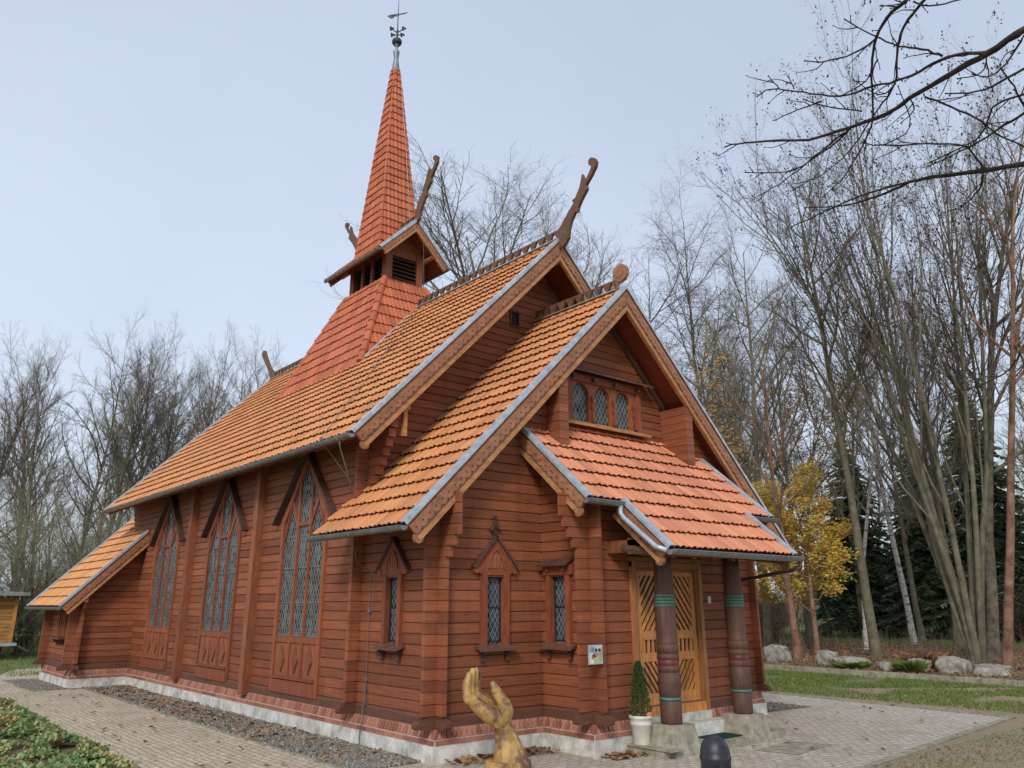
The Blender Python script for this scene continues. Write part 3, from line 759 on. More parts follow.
# --- tower
tc, TB, TV0, TV1, ZT = 6.65, .497, 5.855, 7.445, 8.093
tower = church
bx0, bx1 = m_ - TB, m_ + TB
BF = Vector((1.60, 4.92, 5.85)); BBk = Vector((1.53, 8.20, 5.76))
TF = Vector((bx0, TV0, ZT)); TBk = Vector((bx0, TV1, ZT))
def quad_slope(name, bl, br, tr, tl, h, mat, seed, capw=None, parent=church, sp=.1, lift=.03):
    bl, br, tr, tl = map(Vector, (bl, br, tr, tl)); A = (tr - tl)
    if A.length < .01: A = br - bl
    A = A.normalized(); Nn = A.cross(((tl + tr) - (bl + br))).normalized(); U = Nn.cross(A).normalized()
    if U.z < 0: U = -U
    co = [((p - bl).dot(A), (p - bl).dot(U)) for p in (bl, br, tr, tl)]
    T = max(co[2][1], co[3][1]); tmin = min(co[0][1], co[1][1])
    def lerp(p, q_, t): k = (t - p[1]) / (q_[1] - p[1]); return p[0] + (q_[0] - p[0]) * k
    def ext(t):
        t = t + tmin
        return (lerp(co[0], co[3], t), lerp(co[1], co[2], t))
    return slope(name, bl + U * tmin, A, U, ext, T - tmin, h, mat, parent, sp=sp, seed=seed, lift=lift)
def mir(v): return Vector((2 * m_ - v[0], v[1], v[2]))
quad_slope('tower_skirt_roof', BBk, BF, TF, TBk, .27, 'tile_tower', 20)
quad_slope('tower_skirt_roof', BF, mir(BF), mir(TF), TF, .27, 'tile_tower', 21)
quad_slope('tower_skirt_roof', mir(BF), mir(BBk), mir(TBk), mir(TF), .27, 'tile_tower', 22)
quad_slope('tower_skirt_roof', mir(BBk), BBk, TBk, mir(TBk), .27, 'tile_tower', 23)
def hips(name, P0, P1, n, r0, r1, mat='tile_tower'):
    q = mb(mat); P0, P1 = Vector(P0), Vector(P1); d = (P1 - P0) / n; t = d.normalized()
    up = Vector((0, 0, 1)); side = t.cross(up).normalized(); nn = side.cross(t).normalized()
    for k in range(n):
        a = P0 + d * k - t * .02; b = P0 + d * (k + 1) + t * .02; rad = r0 + (r1 - r0) * k / n
        for o_ in (0,):
            q.tube([a + nn * .02, b + nn * .004], [rad, rad * .82], 10, rr())
    return q.build(name, church)
for (p, q1) in ((BF, TF), (BBk, TBk), (mir(BF), mir(TF)), (mir(BBk), mir(TBk))): hips('hip_tiles', p, q1, 9, .075, .07)
# flashing where skirt meets nave roof
q = mb('zinc')
ridge_hit = Vector((m_, TV0 - (ZT - R1) * (TV0 - BF.y) / (ZT - BF.z) - .03, R1 + .03))
for P in (BF, mir(BF)): q.tube([P + Vector((0, -.05, .03)), ridge_hit], .03, 5)
q.build('flashing', church)
# belfry body
q = mb('trim')
q.box(bx0 + .05, bx1 - .05, TV0 + .05, TV1 - .05, 7.8, 8.16)
q.box(bx0 + .05, bx1 - .05, TV0 + .05, TV1 - .05, 8.70, 8.92)
for (x0, x1) in ((bx0 + .03, bx0 + .19), (bx1 - .19, bx1 - .03)):
    for (y0, y1) in ((TV0 + .03, TV0 + .19), (TV1 - .19, TV1 - .03)): q.box(x0, x1, y0, y1, 7.9, 8.9)
for s in (0, 1):
    y = (TV0 + .05, TV1 - .05)[s]
    q.prism([(bx0 + .05, 8.9), (bx1 - .05, 8.9), (m_, 9.33)], lambda a, b, d, y=y: (a, y + d, b), -.02, .02)
for k in (1, 2):
    y = TV0 + .19 + (TV1 - TV0 - .38) * k / 3
    for x in (bx0 + .045, bx1 - .045): q.box(x - .03, x + .03, y - .04, y + .04, 8.1, 8.75)
q.build('belfry_wall', church)
q = mb('dark'); q.box(bx0 + .14, bx1 - .14, TV0 + .14, TV1 - .14, 8.0, 8.9); q.build('belfry_interior', church)
def louvre(axis, pos, s0, s1, z0, z1_, outn):
    q = mb('hood'); n = 6
    for k in range(n):
        z = z0 + (z1_ - z0) * (k + .5) / n
        if axis == 'v': q.prism([(0, z + .035), (.012, z + .035), (.085, z - .035), (.073, z - .035)], lambda a, b, d: (d, pos + outn * (a - .04), b), s0, s1)
        else: q.prism([(0, z + .035), (.012, z + .035), (.085, z - .035), (.073, z - .035)], lambda a, b, d: (pos + outn * (a - .04), d, b), s0, s1)
    q.build('louvre', church, fix=True)
louvre('v', TV0 + .07, bx0 + .19, bx1 - .19, 8.16, 8.70, -1)
louvre('v', TV1 - .07, bx0 + .19, bx1 - .19, 8.16, 8.70, 1)
for k in range(3):
    d = (TV1 - TV0 - .38) / 3; y0 = TV0 + .19 + d * k + .04; y1 = y0 + d - .08
    louvre('u', bx0 + .07, y0, y1, 8.16, 8.70, -1); louvre('u', bx1 - .07, y0, y1, 8.16, 8.70, 1)
# belfry saddle roof
BVF, BVB, BZR, BEB, BZE = 5.464, 7.816, 9.394, .838, 8.551
for s in (-1, 1):
    dx, dz, ln = unit(BEB, BZR - BZE); O = (m_ + s * BEB, 0, BZE); U = (-s * dx, 0, dz)
    slope('belfry_roof', O, (0, 1, 0), U, lambda t: (BVF, BVB), ln, .21, 'tile_tower', seed=30 + s)
    under('belfry_roof_boards', O, (0, 1, 0), U, [(BVF + .01, 0), (BVB - .01, 0), (BVB - .01, ln), (BVF + .01, ln)], th=.04)
    verge('bargeboard', (m_ + s * BEB, BVF, BZE), (m_, BVF, BZR), (0, -1, 0), w=.15, foot=False, zw=.05)
    verge('bargeboard', (m_ + s * BEB, BVB, BZE), (m_, BVB, BZR), (0, 1, 0), w=.15, foot=False, scal=False)
    gutter('gutter', (m_ + s * (BEB + .035), BVF, BZE - .01), (m_ + s * (BEB + .035), BVB, BZE - .01), r=.04)
comb('ridge_comb', BVF + .02, 6.1, BZR + .03, h=.14); comb('ridge_comb', 7.2, BVB, BZR + .03, h=.14)
for s in (-1, 1):
    for (y0, y1) in ((BVF + .04, TV0 + .04), (TV1 - .04, BVB - .04)):
        q = mb('barge'); q.tube([(m_ + s * .49, y0, 8.73), (m_ + s * .49, y1, 8.73)], .055, 10); q.build('purlin_end', church)
# spire
SB, SZ0, ST, SZ1 = .50, 8.90, .062, 13.92
cs = [(-1, -1), (1, -1), (1, 1), (-1, 1)]
for k in range(4):
    (x0, y0), (x1, y1) = cs[k - 1], cs[k]
    quad_slope('spire_roof', (m_ + x0 * SB, tc + y0 * SB, SZ0), (m_ + x1 * SB, tc + y1 * SB, SZ0), (m_ + x1 * ST, tc + y1 * ST, SZ1), (m_ + x0 * ST, tc + y0 * ST, SZ1), .195, 'tile_tower', 40 + k, sp=.1, lift=.028)
for (x, y) in cs: hips('hip_tiles', (m_ + x * SB, tc + y * SB, SZ0), (m_ + x * ST, tc + y * ST, SZ1), 26, .040, .022)
q = mb('lead'); q.lathe((m_, tc, 0), [(.115, 13.86), (.10, 13.92), (.055, 14.25), (.035, 14.42), (.035, 14.46)], 12)
q.lathe((m_, tc, 0), [(.03, 14.0), (.075, 14.42), (.075, 14.46), (.03, 14.5), (.03, 14.60), (.06, 14.62), (.06, 14.65), (.03, 14.67)], 12)
q.build('spire_cap', church, smooth=False)
q = mb('iron'); q.tube([(m_, tc, 14.4), (m_, tc, 15.1)], .022, 8); q.tube([(m_, tc, 15.05), (m_, tc, 16.02)], [.014, .006], 6); q.build('finial_rod', church)
q = mb('iron'); q.blob((m_, tc, 14.74), (.125, .125, .11), 16); q.build('finial_ball', church, smooth=True)
q = mb('iron')
r0 = Vector((math.cos(R(40)), -math.sin(R(40)), 0))
for sg in (-1, 1):
    for (z0, reach, rise) in ((14.95, .12, .0), (15.02, .15, .12)):
        c = Vector((m_, tc, z0)); q.tube([c, c + r0 * sg * reach * .5 + Vector((0, 0, rise * .4)), c + r0 * sg * reach + Vector((0, 0, rise))], [.018, .014, .012], 5)
        tip = c + r0 * sg * reach + Vector((0, 0, rise))
        for a in (0, 120, 240): q.blob(tip + (r0 * math.cos(R(a)) * .035 + Vector((0, 0, 1)) * math.sin(R(a)) * .035), (.034, .02, .034), 8)
q.build('iron_flower', church)
q = mb('iron')
fn = lambda a, b, d: tuple(Vector((m_, tc, 15.50)) + r0 * a + Vector((0, 0, b)) + Vector((r0.y, -r0.x, 0)) * d)
q.prism([(-.27, .015), (-.20, .045), (-.19, .01), (-.12, -.02), (-.10, .03), (-.05, .0), (0, .02), (.06, .06), (.16, .075), (.24, .12), (.17, .11), (.05, .085), (-.04, .06), (-.09, .075), (-.12, .03), (-.14, -.06), (-.17, -.06), (-.18, -.01)], fn, -.008, .008)
q.build('weather_vane', church, fix=True)

# --- windows
def bigwin(c):
    fn = PA; sh = 2.78; ap = 3.70; hw = .69
    q = mb('frame')
    for s in (-1, 1):
        q.bar((c + s * hw, .42), (c + s * hw, sh), .08, fn, -.02, .030, rr(), e1=.02)
        q.bar((c + s * hw, sh), (c, ap), .08, fn, -.02, .028, rr(), e0=.01)
        q.bar((c + s * .20, 1.14), (c + s * .20, 3.37), .042, fn, -.02, .022, rr())
        q.bar((c + s * .21, 2.70), (c + s * .44, 3.10), .042, fn, -.02, .019, rr())
        q.bar((c + s * .64, 2.50), (c + s * .44, 3.06), .036, fn, -.02, .016, rr())
        q.bar((c + s * .20, .60), (c + s * .20, 1.08), .06, fn, -.02, .030, rr())
    q.bar((c - .2, 2.72), (c + .2, 2.72), .05, fn, -.02, .018, rr())
    q.bar((c - .64, 1.12), (c + .64, 1.12), .08, fn, -.02, .026, rr())
    q.bar((c - .64, .50), (c + .64, .50), .17, fn, -.02, .036, rr())
    q.bar((c - .64, .615), (c + .64, .615), .03, fn, -.02, .055, rr())
    f = q.build('window', church, fix=True)
    q = mb('glass_big')
    q.prism([(c - .67, 1.1), (c + .67, 1.1), (c + .67, sh), (c, ap - .04), (c - .67, sh)], fn, -.022, -.012); q.build('pane', f, fix=True)
    q = mb('gutter')
    for z in (1.62, 2.10, 2.55):
        for (s0, s1) in ((-.635, -.23), (-.17, .17), (.23, .635)): q.bar((c + s0, z), (c + s1, z), .014, fn, -.012, -.004)
    for (s0, s1) in ((-.635, -.23), (-.17, .17), (.23, .635)): q.bar((c + s0, 1.175), (c + s1, 1.175), .02, fn, -.012, .002)
    q.build('glazing_bar', f, fix=True)
    q = mb('trim'); q.prism([(c - .64, .6), (c + .64, .6), (c + .64, 1.08), (c - .64, 1.08)], fn, -.02, .006, .7)
    for k in (-1, 0, 1):
        x = c + k * .42; q.prism([(x - .10, .86), (x, .68), (x + .10, .86), (x, 1.04)], fn, .006, .026, .3)
    q.build('panel', f, fix=True)
    q = mb('hood')
    for s in (-1, 1): q.bar((c - .04 + s * .95, 2.76), (c - .04, 3.80), .035, fn, .0, .115, rr(), e1=.01)
    q.build('window_hood', f, fix=True)
for c in NW: bigwin(c)
for v in (4.97, 8.01):
    q = mb('trim'); q.box(-.115, .0, v - .085, v + .085, .30, z1(0) - .16, rr()); q.box(-.125, 0, v - .095, v - .085, .33, z1(0) - .2)
    q.build('wall_post', church)
def smallwin(fn, c, gable=True, zb=1.20, zt=1.92, gw=.13, finial=False):
    q = mb('frame'); fw = .20
    for s in (-1, 1):
        q.bar((c + s * (gw + .035), 1.12), (c + s * (gw + .035), zt + .03), .075, fn, -.05, .05, rr())
    if gable:
        q.prism([(c - gw - .07, zt), (c + gw + .07, zt), (c + .31, zt + .06), (c + .29, zt + .13), (c, zt + .44), (c - .29, zt + .13), (c - .31, zt + .06)], fn, -.01, .042, .4)
        for s in (-1, 1):
            q.blobscroll = None
            q.prism([(c + s * .285 + .035 * math.cos(2 * math.pi * k / 12), zt + .05 + .035 * math.sin(2 * math.pi * k / 12)) for k in range(12)], fn, .0, .05)
    else:
        q.prism([(c - gw - .12, zt), (c + gw + .12, zt), (c + gw + .12, zt + .12), (c - gw - .12, zt + .12)], fn, -.01, .06, .3)
        for s in (-.14, .14): q.prism([(c + s - .02, zt + .04), (c + s + .02, zt + .04), (c + s + .02, zt + .09), (c + s - .02, zt + .09)], fn, .05, .09)
    q.bar((c - gw, zt + .0), (c + gw, zt + .0), .04, fn, -.05, .03, rr())
    f = q.build('window', church, fix=True)
    q = mb('glass'); q.prism([(c - gw, zb - .06), (c + gw, zb - .06), (c + gw, zt), (c - gw, zt)], fn, -.05, -.04); q.build('pane', f, fix=True)
    q = mb('iron')
    for s in (-1, 1): q.bar((c + s * (gw - .008), zb - .02), (c + s * (gw - .008), zt - .02), .014, fn, -.045, -.02)
    for z in (zb - .01, (zb + zt) / 2, zt - .025): q.bar((c - gw, z), (c + gw, z), .010, fn, -.045, -.025)
    q.build('glazing_bar', f, fix=True)
    q = mb('sill'); q.add([fn(c - .27, 1.155, 0), fn(c + .27, 1.155, 0), fn(c + .28, 1.105, .12), fn(c - .28, 1.105, .12), fn(c - .27, 1.125, 0), fn(c + .27, 1.125, 0), fn(c + .28, 1.085, .12), fn(c - .28, 1.085, .12)],
        [(0, 1, 2, 3), (7, 6, 5, 4), (0, 4, 5, 1), (1, 5, 6, 2), (2, 6, 7, 3), (3, 7, 4, 0)]); q.build('sill', f, fix=True)
    q = mb('hood')
    for s in (-.18, .18):
        pf = [(0, 1.12), (.095, 1.10), (.09, 1.06), (.07, 1.05), (.045, 1.01), (.055, .985), (.035, .965), (.0, .985)]
        q.prism(pf, lambda a, b, d, s=s: fn(c + s + d, b, a), -.018, .018)
    q.build('sill_bracket', f, fix=True)
    q = mb('hood')
    if gable:
        for s in (-1, 1): q.bar((c + s * .335, zt + .08), (c, zt + .445), .026, fn, .0, .075, rr(), e1=.01)
        ar = [(c + .115 * math.cos(math.pi * k / 10) * (1 if k in (0, 10) else 1), zt + .09 + .20 * math.sin(math.pi * k / 10) ** 1.3) for k in range(11)]
        q.build('window_hood', f, fix=True)
        q = mb('trim'); q.prism([(c - .105, zt + .08)] + [(c + .105, zt + .08)] + [(c + .09, zt + .16), (c + .05, zt + .235), (c, zt + .275), (c - .05, zt + .235), (c - .09, zt + .16)], fn, .0425, .030 + .018, .9)
        for k in (-.05, 0, .05): q.bar((c + k, zt + .09), (c + k, zt + (.25 if k == 0 else .2)), .012, fn, .048, .056)
        for (p0, p1) in (((-.12, .07), (-.10, .17)), ((-.10, .17), (-.055, .25)), ((-.055, .25), (0, .295)), ((.12, .07), (.10, .17)), ((.10, .17), (.055, .25)), ((.055, .25), (0, .295))):
            q.bar((c + p0[0], zt + p0[1]), (c + p1[0], zt + p1[1]), .018, fn, .042, .062)
        q.build('tympanum', f, fix=True)
    else:
        q.add([fn(c - .24, zt + .20, 0), fn(c + .24, zt + .20, 0), fn(c + .26, zt + .12, .15), fn(c - .26, zt + .12, .15), fn(c - .24, zt + .17, 0), fn(c + .24, zt + .17, 0), fn(c + .26, zt + .10, .15), fn(c - .26, zt + .10, .15)],
            [(0, 1, 2, 3), (7, 6, 5, 4), (0, 4, 5, 1), (1, 5, 6, 2), (2, 6, 7, 3), (3, 7, 4, 0)])
        q.build('window_hood', f, fix=True)
    if finial:
        q = mb('hood'); x, z = c - .01, zt + .47
        q.bar((x, z), (x + .0, z + .19), .022, fn, .03, .055); q.bar((x - .06, z + .06), (x + .05, z + .085), .02, fn, .03, .055)
        for (dx, dz, rad) in ((0, .20, .022), (-.065, .06, .024), (.055, .09, .02), (0, .12, .018)):
            q.prism([(x + dx + rad * math.cos(k * .9), z + dz + rad * math.sin(k * .9)) for k in range(7)], fn, .025, .06)
        q.build('hood_finial', f, fix=True)
smallwin(PA, .905); smallwin(PB, .79, finial=True); smallwin(PC, -.325, gable=False, zt=1.93)
# gable window: three arched lights
fn = PG; g0, g1, gz0, gz1 = GW
q = mb('frame')
q.bar((g0 + .04, gz0), (g0 + .04, gz1), .10, fn, -.02, .06, .4); q.bar((g1 - .03, gz0), (g1 - .03, gz1), .11, fn, -.02, .06, .5)
q.bar((g0, gz1 - .05), (g1 + .02, gz1 - .05), .11, fn, -.02, .07, .2)
gc = [2.545, 2.985, 3.425]; lw = .155; tcz = gz1 - .27
cols = [g0 + .09] + [v for c in gc for v in (c - lw, c + lw)] + [g1 - .08]
for k in range(0, len(cols), 2): q.bar(((cols[k] + cols[k + 1]) / 2, gz0 + .02), ((cols[k] + cols[k + 1]) / 2, gz1 - .1), abs(cols[k + 1] - cols[k]), fn, -.03, .03, .3 + .1 * k)
for c in gc:
    ar = [(c + lw * math.cos(math.pi * k / 12), tcz + lw * .95 * math.sin(math.pi * k / 12)) for k in range(13)]
    q.prism(ar + [(c - lw, gz1 - .10), (c + lw, gz1 - .10)], fn, -.03, .0299, .5)
f = q.build('gable_window', church, fix=True)
for c in gc:
    q = mb('glass_big'); q.prism([(c - lw, gz0 + .02), (c + lw, gz0 + .02), (c + lw, gz1 - .12), (c - lw, gz1 - .12)], fn, -.028, -.02); q.build('pane', f, fix=True)
for c in (2.765, 3.205, 3.66):
    q = mb('frame'); q.prism([(c - .018, gz0 + .05), (c + .018, gz0 + .05), (c + .028, gz0 + .12), (c + .014, gz0 + .22), (c + .034, gz0 + .25), (c + .034, gz0 + .29), (c + .014, gz0 + .32), (c + .03, gz0 + .42), (c - .03, gz0 + .42), (c - .014, gz0 + .32), (c - .034, gz0 + .29), (c - .034, gz0 + .25), (c - .014, gz0 + .22), (c - .028, gz0 + .12)], fn, .03, .075, .2)
    q.build('baluster', f, fix=True)
q = mb('bargelight'); q.add([fn(g0 - .05, gz0 + .05, 0), fn(g1 + .10, gz0 + .05, 0), fn(g1 + .12, gz0 - .02, .15), fn(g0 - .08, gz0 - .02, .15), fn(g0 - .05, gz0 - .02, 0), fn(g1 + .10, gz0 - .02, 0), fn(g1 + .12, gz0 - .05, .15), fn(g0 - .08, gz0 - .05, .15)],
    [(0, 1, 2, 3), (7, 6, 5, 4), (0, 4, 5, 1), (1, 5, 6, 2), (2, 6, 7, 3), (3, 7, 4, 0)]); q.build('sill', f, fix=True)
q = mb('sill'); z = gz1 + .05
q.add([fn(g0 - .03, z + .06, 0), fn(g1 + .14, z + .06, 0), fn(g1 + .18, z - .02, .20), fn(g0 - .06, z - .02, .20), fn(g0 - .03, z + .03, 0), fn(g1 + .14, z + .03, 0), fn(g1 + .18, z - .05, .20), fn(g0 - .06, z - .05, .20)],
    [(0, 1, 2, 3), (7, 6, 5, 4), (0, 4, 5, 1), (1, 5, 6, 2), (2, 6, 7, 3), (3, 7, 4, 0)]); q.build('window_hood', f, fix=True)
for c in (g0 + .14, 2.765, 3.205, g1 - .08):
    q = mb('hood'); q.tube([fn(c, gz1 - .06, .07), fn(c, gz1 - .06, .13)], .032, 8); q.build('hood_bracket', f)
q = mb('hood'); q.bar((2.49, 5.88), (2.67, 5.88), .03, PN, -.02, .02); q.bar((2.49, 6.14), (2.67, 6.14), .03, PN, -.02, .02); q.bar((2.49, 5.88), (2.49, 6.14), .03, PN, -.02, .02); q.bar((2.67, 5.88), (2.67, 6.14), .03, PN, -.02, .02)
f = q.build('gable_vent_window', church, fix=True); q = mb('dark'); q.prism([(2.49, 5.88), (2.67, 5.88), (2.67, 6.14), (2.49, 6.14)], PN, -.03, -.02); q.build('pane', f, fix=True)

# --- door
q = mb('doortrim'); fn = PD
for (x, wd) in ((DU0 + .03, .06), (DU1 - .03, .06)): q.bar((x, DZ0), (x, DZ1 + .02), wd, fn, -.06, .05, .8)
for (x, wd) in ((DU0 + .085, .03), (DU1 - .085, .03)): q.bar((x, DZ0), (x, DZ1 - .05), wd, fn, -.06, .025, .5)
q.bar((DU0 - .06, DZ1 + .04), (DU1 + .08, DZ1 + .04), .05, fn, -.02, .07, .6); q.bar((DU0, DZ1 - .02), (DU1, DZ1 - .02), .06, fn, -.06, .04, .7)
dfr = q.build('door_frame', church, fix=True)
q = mb('door'); q.bar((DU0 + .1, DZ0 + .05), (DU1 - .02, DZ0 + .05), .11, fn, -.06, .032, .9); q.build('threshold_board', dfr, fix=True)
q = mb('doortrim'); q.prism([(DU0 + .06, DZ0), (DU1 - .06, DZ0), (DU1 - .06, DZ1 - .04), (DU0 + .06, DZ1 - .04)], fn, -.10, -.06, .0); q.build('door_backing', dfr, fix=True)
def clip_bar(q, x0, x1, z0, z1_, sgn, n, wd, r0):
    # diagonal slats clipped to the panel rectangle
    H = z1_ - z0; W = x1 - x0; k = 1.25
    z = z0 - W * k
    step = (H + W * k) / n
    while z < z1_:
        pts = []
        def ln(c):
            # returns the part of line at offset c inside the rectangle
            zl = c if sgn > 0 else c + W * k; zr = c + W * k if sgn > 0 else c
            return zl, zr
        lo = ln(z); hi = ln(z + wd * 1.5)
        poly = [(x0, lo[0]), (x1, lo[1]), (x1, hi[1]), (x0, hi[0])]
        # Sutherland clip in z
        for (lim, keep) in ((z0, 1), (z1_, -1)):
            out = []
            for i in range(len(poly)):
                a = poly[i - 1]; b = poly[i]; ia = (a[1] - lim) * keep >= 0; ib = (b[1] - lim) * keep >= 0
                if ia != ib:
                    t = (lim - a[1]) / (b[1] - a[1]); out.append((a[0] + (b[0] - a[0]) * t, lim))
                if ib: out.append(b)
            poly = out
            if not poly: break
        if poly and len(poly) > 2: q.prism(poly, PD, -.030, -.012, rr())
        z += step
for (x0, x1, sg) in ((DU0 + .11, (DU0 + DU1) / 2 - .004, 1), ((DU0 + DU1) / 2 + .004, DU1 - .11, -1)):
    q = mb('door'); st = .075
    q.bar((x0 + st / 2, DZ0 + .1), (x0 + st / 2, DZ1 - .05), st, fn, -.058, -.004, .5); q.bar((x1 - st / 2, DZ0 + .1), (x1 - st / 2, DZ1 - .05), st, fn, -.058, -.004, .5)
    for (z, h) in ((DZ0 + .17, .15), (.98, .10), (1.23, .10), (DZ1 - .10, .10)): q.bar((x0 + st, z), (x1 - st, z), h, fn, -.058, -.006, .4 + .4 * rr())
    clip_bar(q, x0 + st, x1 - st, DZ0 + .24, .93, -sg, 8, .040, 0); clip_bar(q, x0 + st, x1 - st, 1.28, DZ1 - .15, sg, 10, .042, 0)
    n = 5
    for k in range(n):
        x = x0 + st + (x1 - x0 - 2 * st) * (k + .5) / n; q.bar((x, 1.03), (x, 1.18), .038, fn, -.03, -.012, rr())
    leaf = q.build('door_leaf', dfr, fix=True)
q = mb('dark'); q.prism([(DU0 + .14, DZ0 + .2), (DU1 - .14, DZ0 + .2), (DU1 - .14, DZ1 - .1), (DU0 + .14, DZ1 - .1)], fn, -.050, -.034); q.build('door_gap_shade', dfr, fix=True)  # near-black sheet behind the slats paints the shade of their gaps
q = mb('zinc'); q.bar(((DU0 + DU1) / 2 + .05, 1.02), ((DU0 + DU1) / 2 + .05, 1.17), .045, fn, -.004, .004); q.tube([fn((DU0 + DU1) / 2 + .05, 1.12, 0), fn((DU0 + DU1) / 2 + .05, 1.12, .05), fn((DU0 + DU1) / 2 + .14, 1.12, .05)], .009, 6); q.build('door_handle', dfr)
q = mb('white'); q.bar((3.785, 1.60), (3.785, 1.69), .05, fn, .0, .02); q.build('door_bell', church, fix=True)

# --- porch columns
def column(u):
    v = -1.229
    q = mb('column')
    pr = [(.116, .31), (.120, .33), (.120, .545), (.113, .55), (.113, .59), (.120, .60), (.129, .66), (.132, .74), (.124, .835), (.117, .84), (.117, .855), (.126, .86), (.127, .915), (.117, .92), (.117, .985), (.127, .99), (.127, 1.04), (.118, 1.045), (.118, 1.055), (.127, 1.06), (.127, 1.15), (.119, 1.155), (.119, 1.175), (.116, 1.18),
          (.117, 1.26), (.122, 1.40), (.124, 1.52), (.122, 1.60), (.118, 1.72), (.112, 1.86), (.103, 2.02), (.097, 2.16)]
    q.lathe((u, v, 0), pr, 28)
    o = q.build('porch_column', church, smooth=True)
    q = mb('mossy'); z0, z1_ = -.01, .31
    a, b = .235, .175
    q.add([(u - a, v - a, z0), (u + a, v - a, z0), (u + a, v + a, z0), (u - a, v + a, z0), (u - b, v - b, z1_), (u + b, v - b, z1_), (u + b, v + b, z1_), (u - b, v + b, z1_)],
          [(3, 2, 1, 0), (4, 5, 6, 7), (0, 1, 5, 4), (1, 2, 6, 5), (2, 3, 7, 6), (3, 0, 4, 7)]); q.build('stone_base', o)
    for z, r_ in ((1.575, .1225), (1.612, .1215), (1.649, .120), (1.686, .119)):
        q = mb('teal'); q.lathe((u, v, 0), [(r_ - .003, z - .014), (r_ + .004, z - .012), (r_ + .004, z + .012), (r_ - .003, z + .014)], 28); q.build('teal_ring', o, smooth=True)
    q = mb('teal'); q.lathe((u, v, 0), [(.115, .555), (.126, .56), (.126, .580), (.115, .586)], 28); q.build('teal_ring', o, smooth=True)
    q = mb('redpaint'); q.lathe((u, v, 0), [(.116, .921), (.120, .926), (.120, .979), (.116, .984)], 28); q.build('red_ring', o, smooth=True)
    q = mb('redpaint'); q.lathe((u, v, 0), [(.117, 1.156), (.1225, 1.160), (.1225, 1.170), (.117, 1.174)], 28); q.build('red_ring', o, smooth=True)
for s in (-1, 1): column(m_ + s * .687)
q = mb('trim'); q.box(m_ - 1.2, m_ + 1.2, -1.31, -1.15, 2.15, 2.33); q.box(m_ - 1.2, m_ - 1.06, -1.31, -b_, 2.17, 2.31); q.box(m_ + 1.06, m_ + 1.2, -1.31, -b_, 2.17, 2.31); q.build('porch_beam', church)
for s in (-1, 1):
    q = mb('sill'); q.tube([(m_ + s * 1.16, -1.70, 2.14), (m_ + s * 1.16, -1.05, 2.22)], .06, 8); q.build('beam_end', church)
# steps
q = mb('mossy'); q.box(2.02, m_ + 1.42, -1.40, -b_ - .05, -.01, .085); q.box(2.0, 2.22, -1.52, -.86, .085, .10)
q.box(m_ - .42, m_ + .42, -1.46, -1.40, -.01, .082); q.build('porch_step', church)
q = mb('concrete'); q.box(DU0 - .12, DU1 + .2, -b_ - .26, -b_ - .062, .085, .24); q.box(DU0 + .02, DU1 - .0, -b_ - .065, -b_ + .05, .2, .33); q.build('door_step', church)

# --- lightning conductor
q = mb('wire')
q.tube([(-.02, 1.45, 1.98), (-.022, 1.43, .5)], .0035, 5); q.tube([(-.02, 1.36, 1.98), (-.022, 1.36, 1.52)], .003, 5)
q.tube([(-.022, 1.43, .75), (-.04, 1.43, .55), (-.05, 1.43, .35), (-.075, 1.43, .2), (-.08, 1.43, .0)], .006, 6)
for z in (.74, .62, .47, 1.52): q.box(-.04, -.0, 1.415, 1.445, z - .02, z + .02)
q.tube([(-.60, .95, 2.37), (-.25, 1.4, 2.1), (-.02, 1.45, 1.98)], .005, 4)
q.tube([(-.02, 1.45, 1.98), (-.02, 1.36, 1.98)], .005, 4)
q.build('lightning_conductor', church)
q = mb('wire'); q.tube([(-.02, 1.78, 2.95), (-.55, 1.9, 3.6)], .005, 4); q.build('conductor_stay', church)
q = mb('gutter'); off = .075
dx1, dz1, ln1 = unit(m_ + e1, R1 - E1)
P = [(-e1 + dx1 * t - dz1 * off, 1.9 + t * .62 + ru(-.01, .01), E1 + dz1 * t + dx1 * off) for t in [ln1 * k / 14 for k in range(15)]]
q.tube(P, .0055, 5)
for p in P[::2]: q.box(p[0] - .015, p[0] + .015, p[1] - .02, p[1] + .02, p[2] - .03, p[2] + .008)
q.tube([(m_ + .25, tc - SB - .06 + (SB - ST) * t, SZ0 + (SZ1 - SZ0) * t) for t in (0, .3)] + [(m_ + .06, tc - ST - .06, SZ1)], .004, 5)
q.tube([(m_ + .02, 4.80, 10.5), (m_ + .06, 5.3, 9.2), (m_ + .25, 5.50, 8.0)], .005, 4)
q.build('roof_conductor', church)

# --- sacristy (side annex at the far end)
def PS(s, z, d): return (s, L_ - d, z)
SE, SEZ, SV0, SV1 = -1.50, 1.55, 10.85, 15.0
SSL = (3.09 - SEZ) / (0 - SE)
def zs(u): return SEZ + SSL * (u - SE)
wall('annex_wall', PS, lambda z: ((-c_ if z < zs(-c_) - .12 else SE + (z + .12 - SEZ) / SSL), 0), ZW0, 3.0, joint=9)
wall('annex_wall', plU(-c_), lambda z: (L_, L_ + 2.38), ZW0, zs(-c_) - .1, [rect_hole(12.02, 12.62, .92, 1.62)])
wall('annex_wall', plV(L_ + 2.38, 1), lambda z: ((-c_ if z < zs(-c_) - .12 else SE + (z + .12 - SEZ) / SSL), UR), ZW0, 3.2, joint=9)
dxs, dzs, lns = unit(2.4 - SE, SSL * (2.4 - SE))
tA = (0 - SE) / dxs
slope('annex_roof', (SE, 0, SEZ), (0, 1, 0), (dxs, 0, dzs), lambda t: (SV0 if t < tA else VEND + .01, SV1 - 1.0), lns, .265, 'tile_low', seed=60)
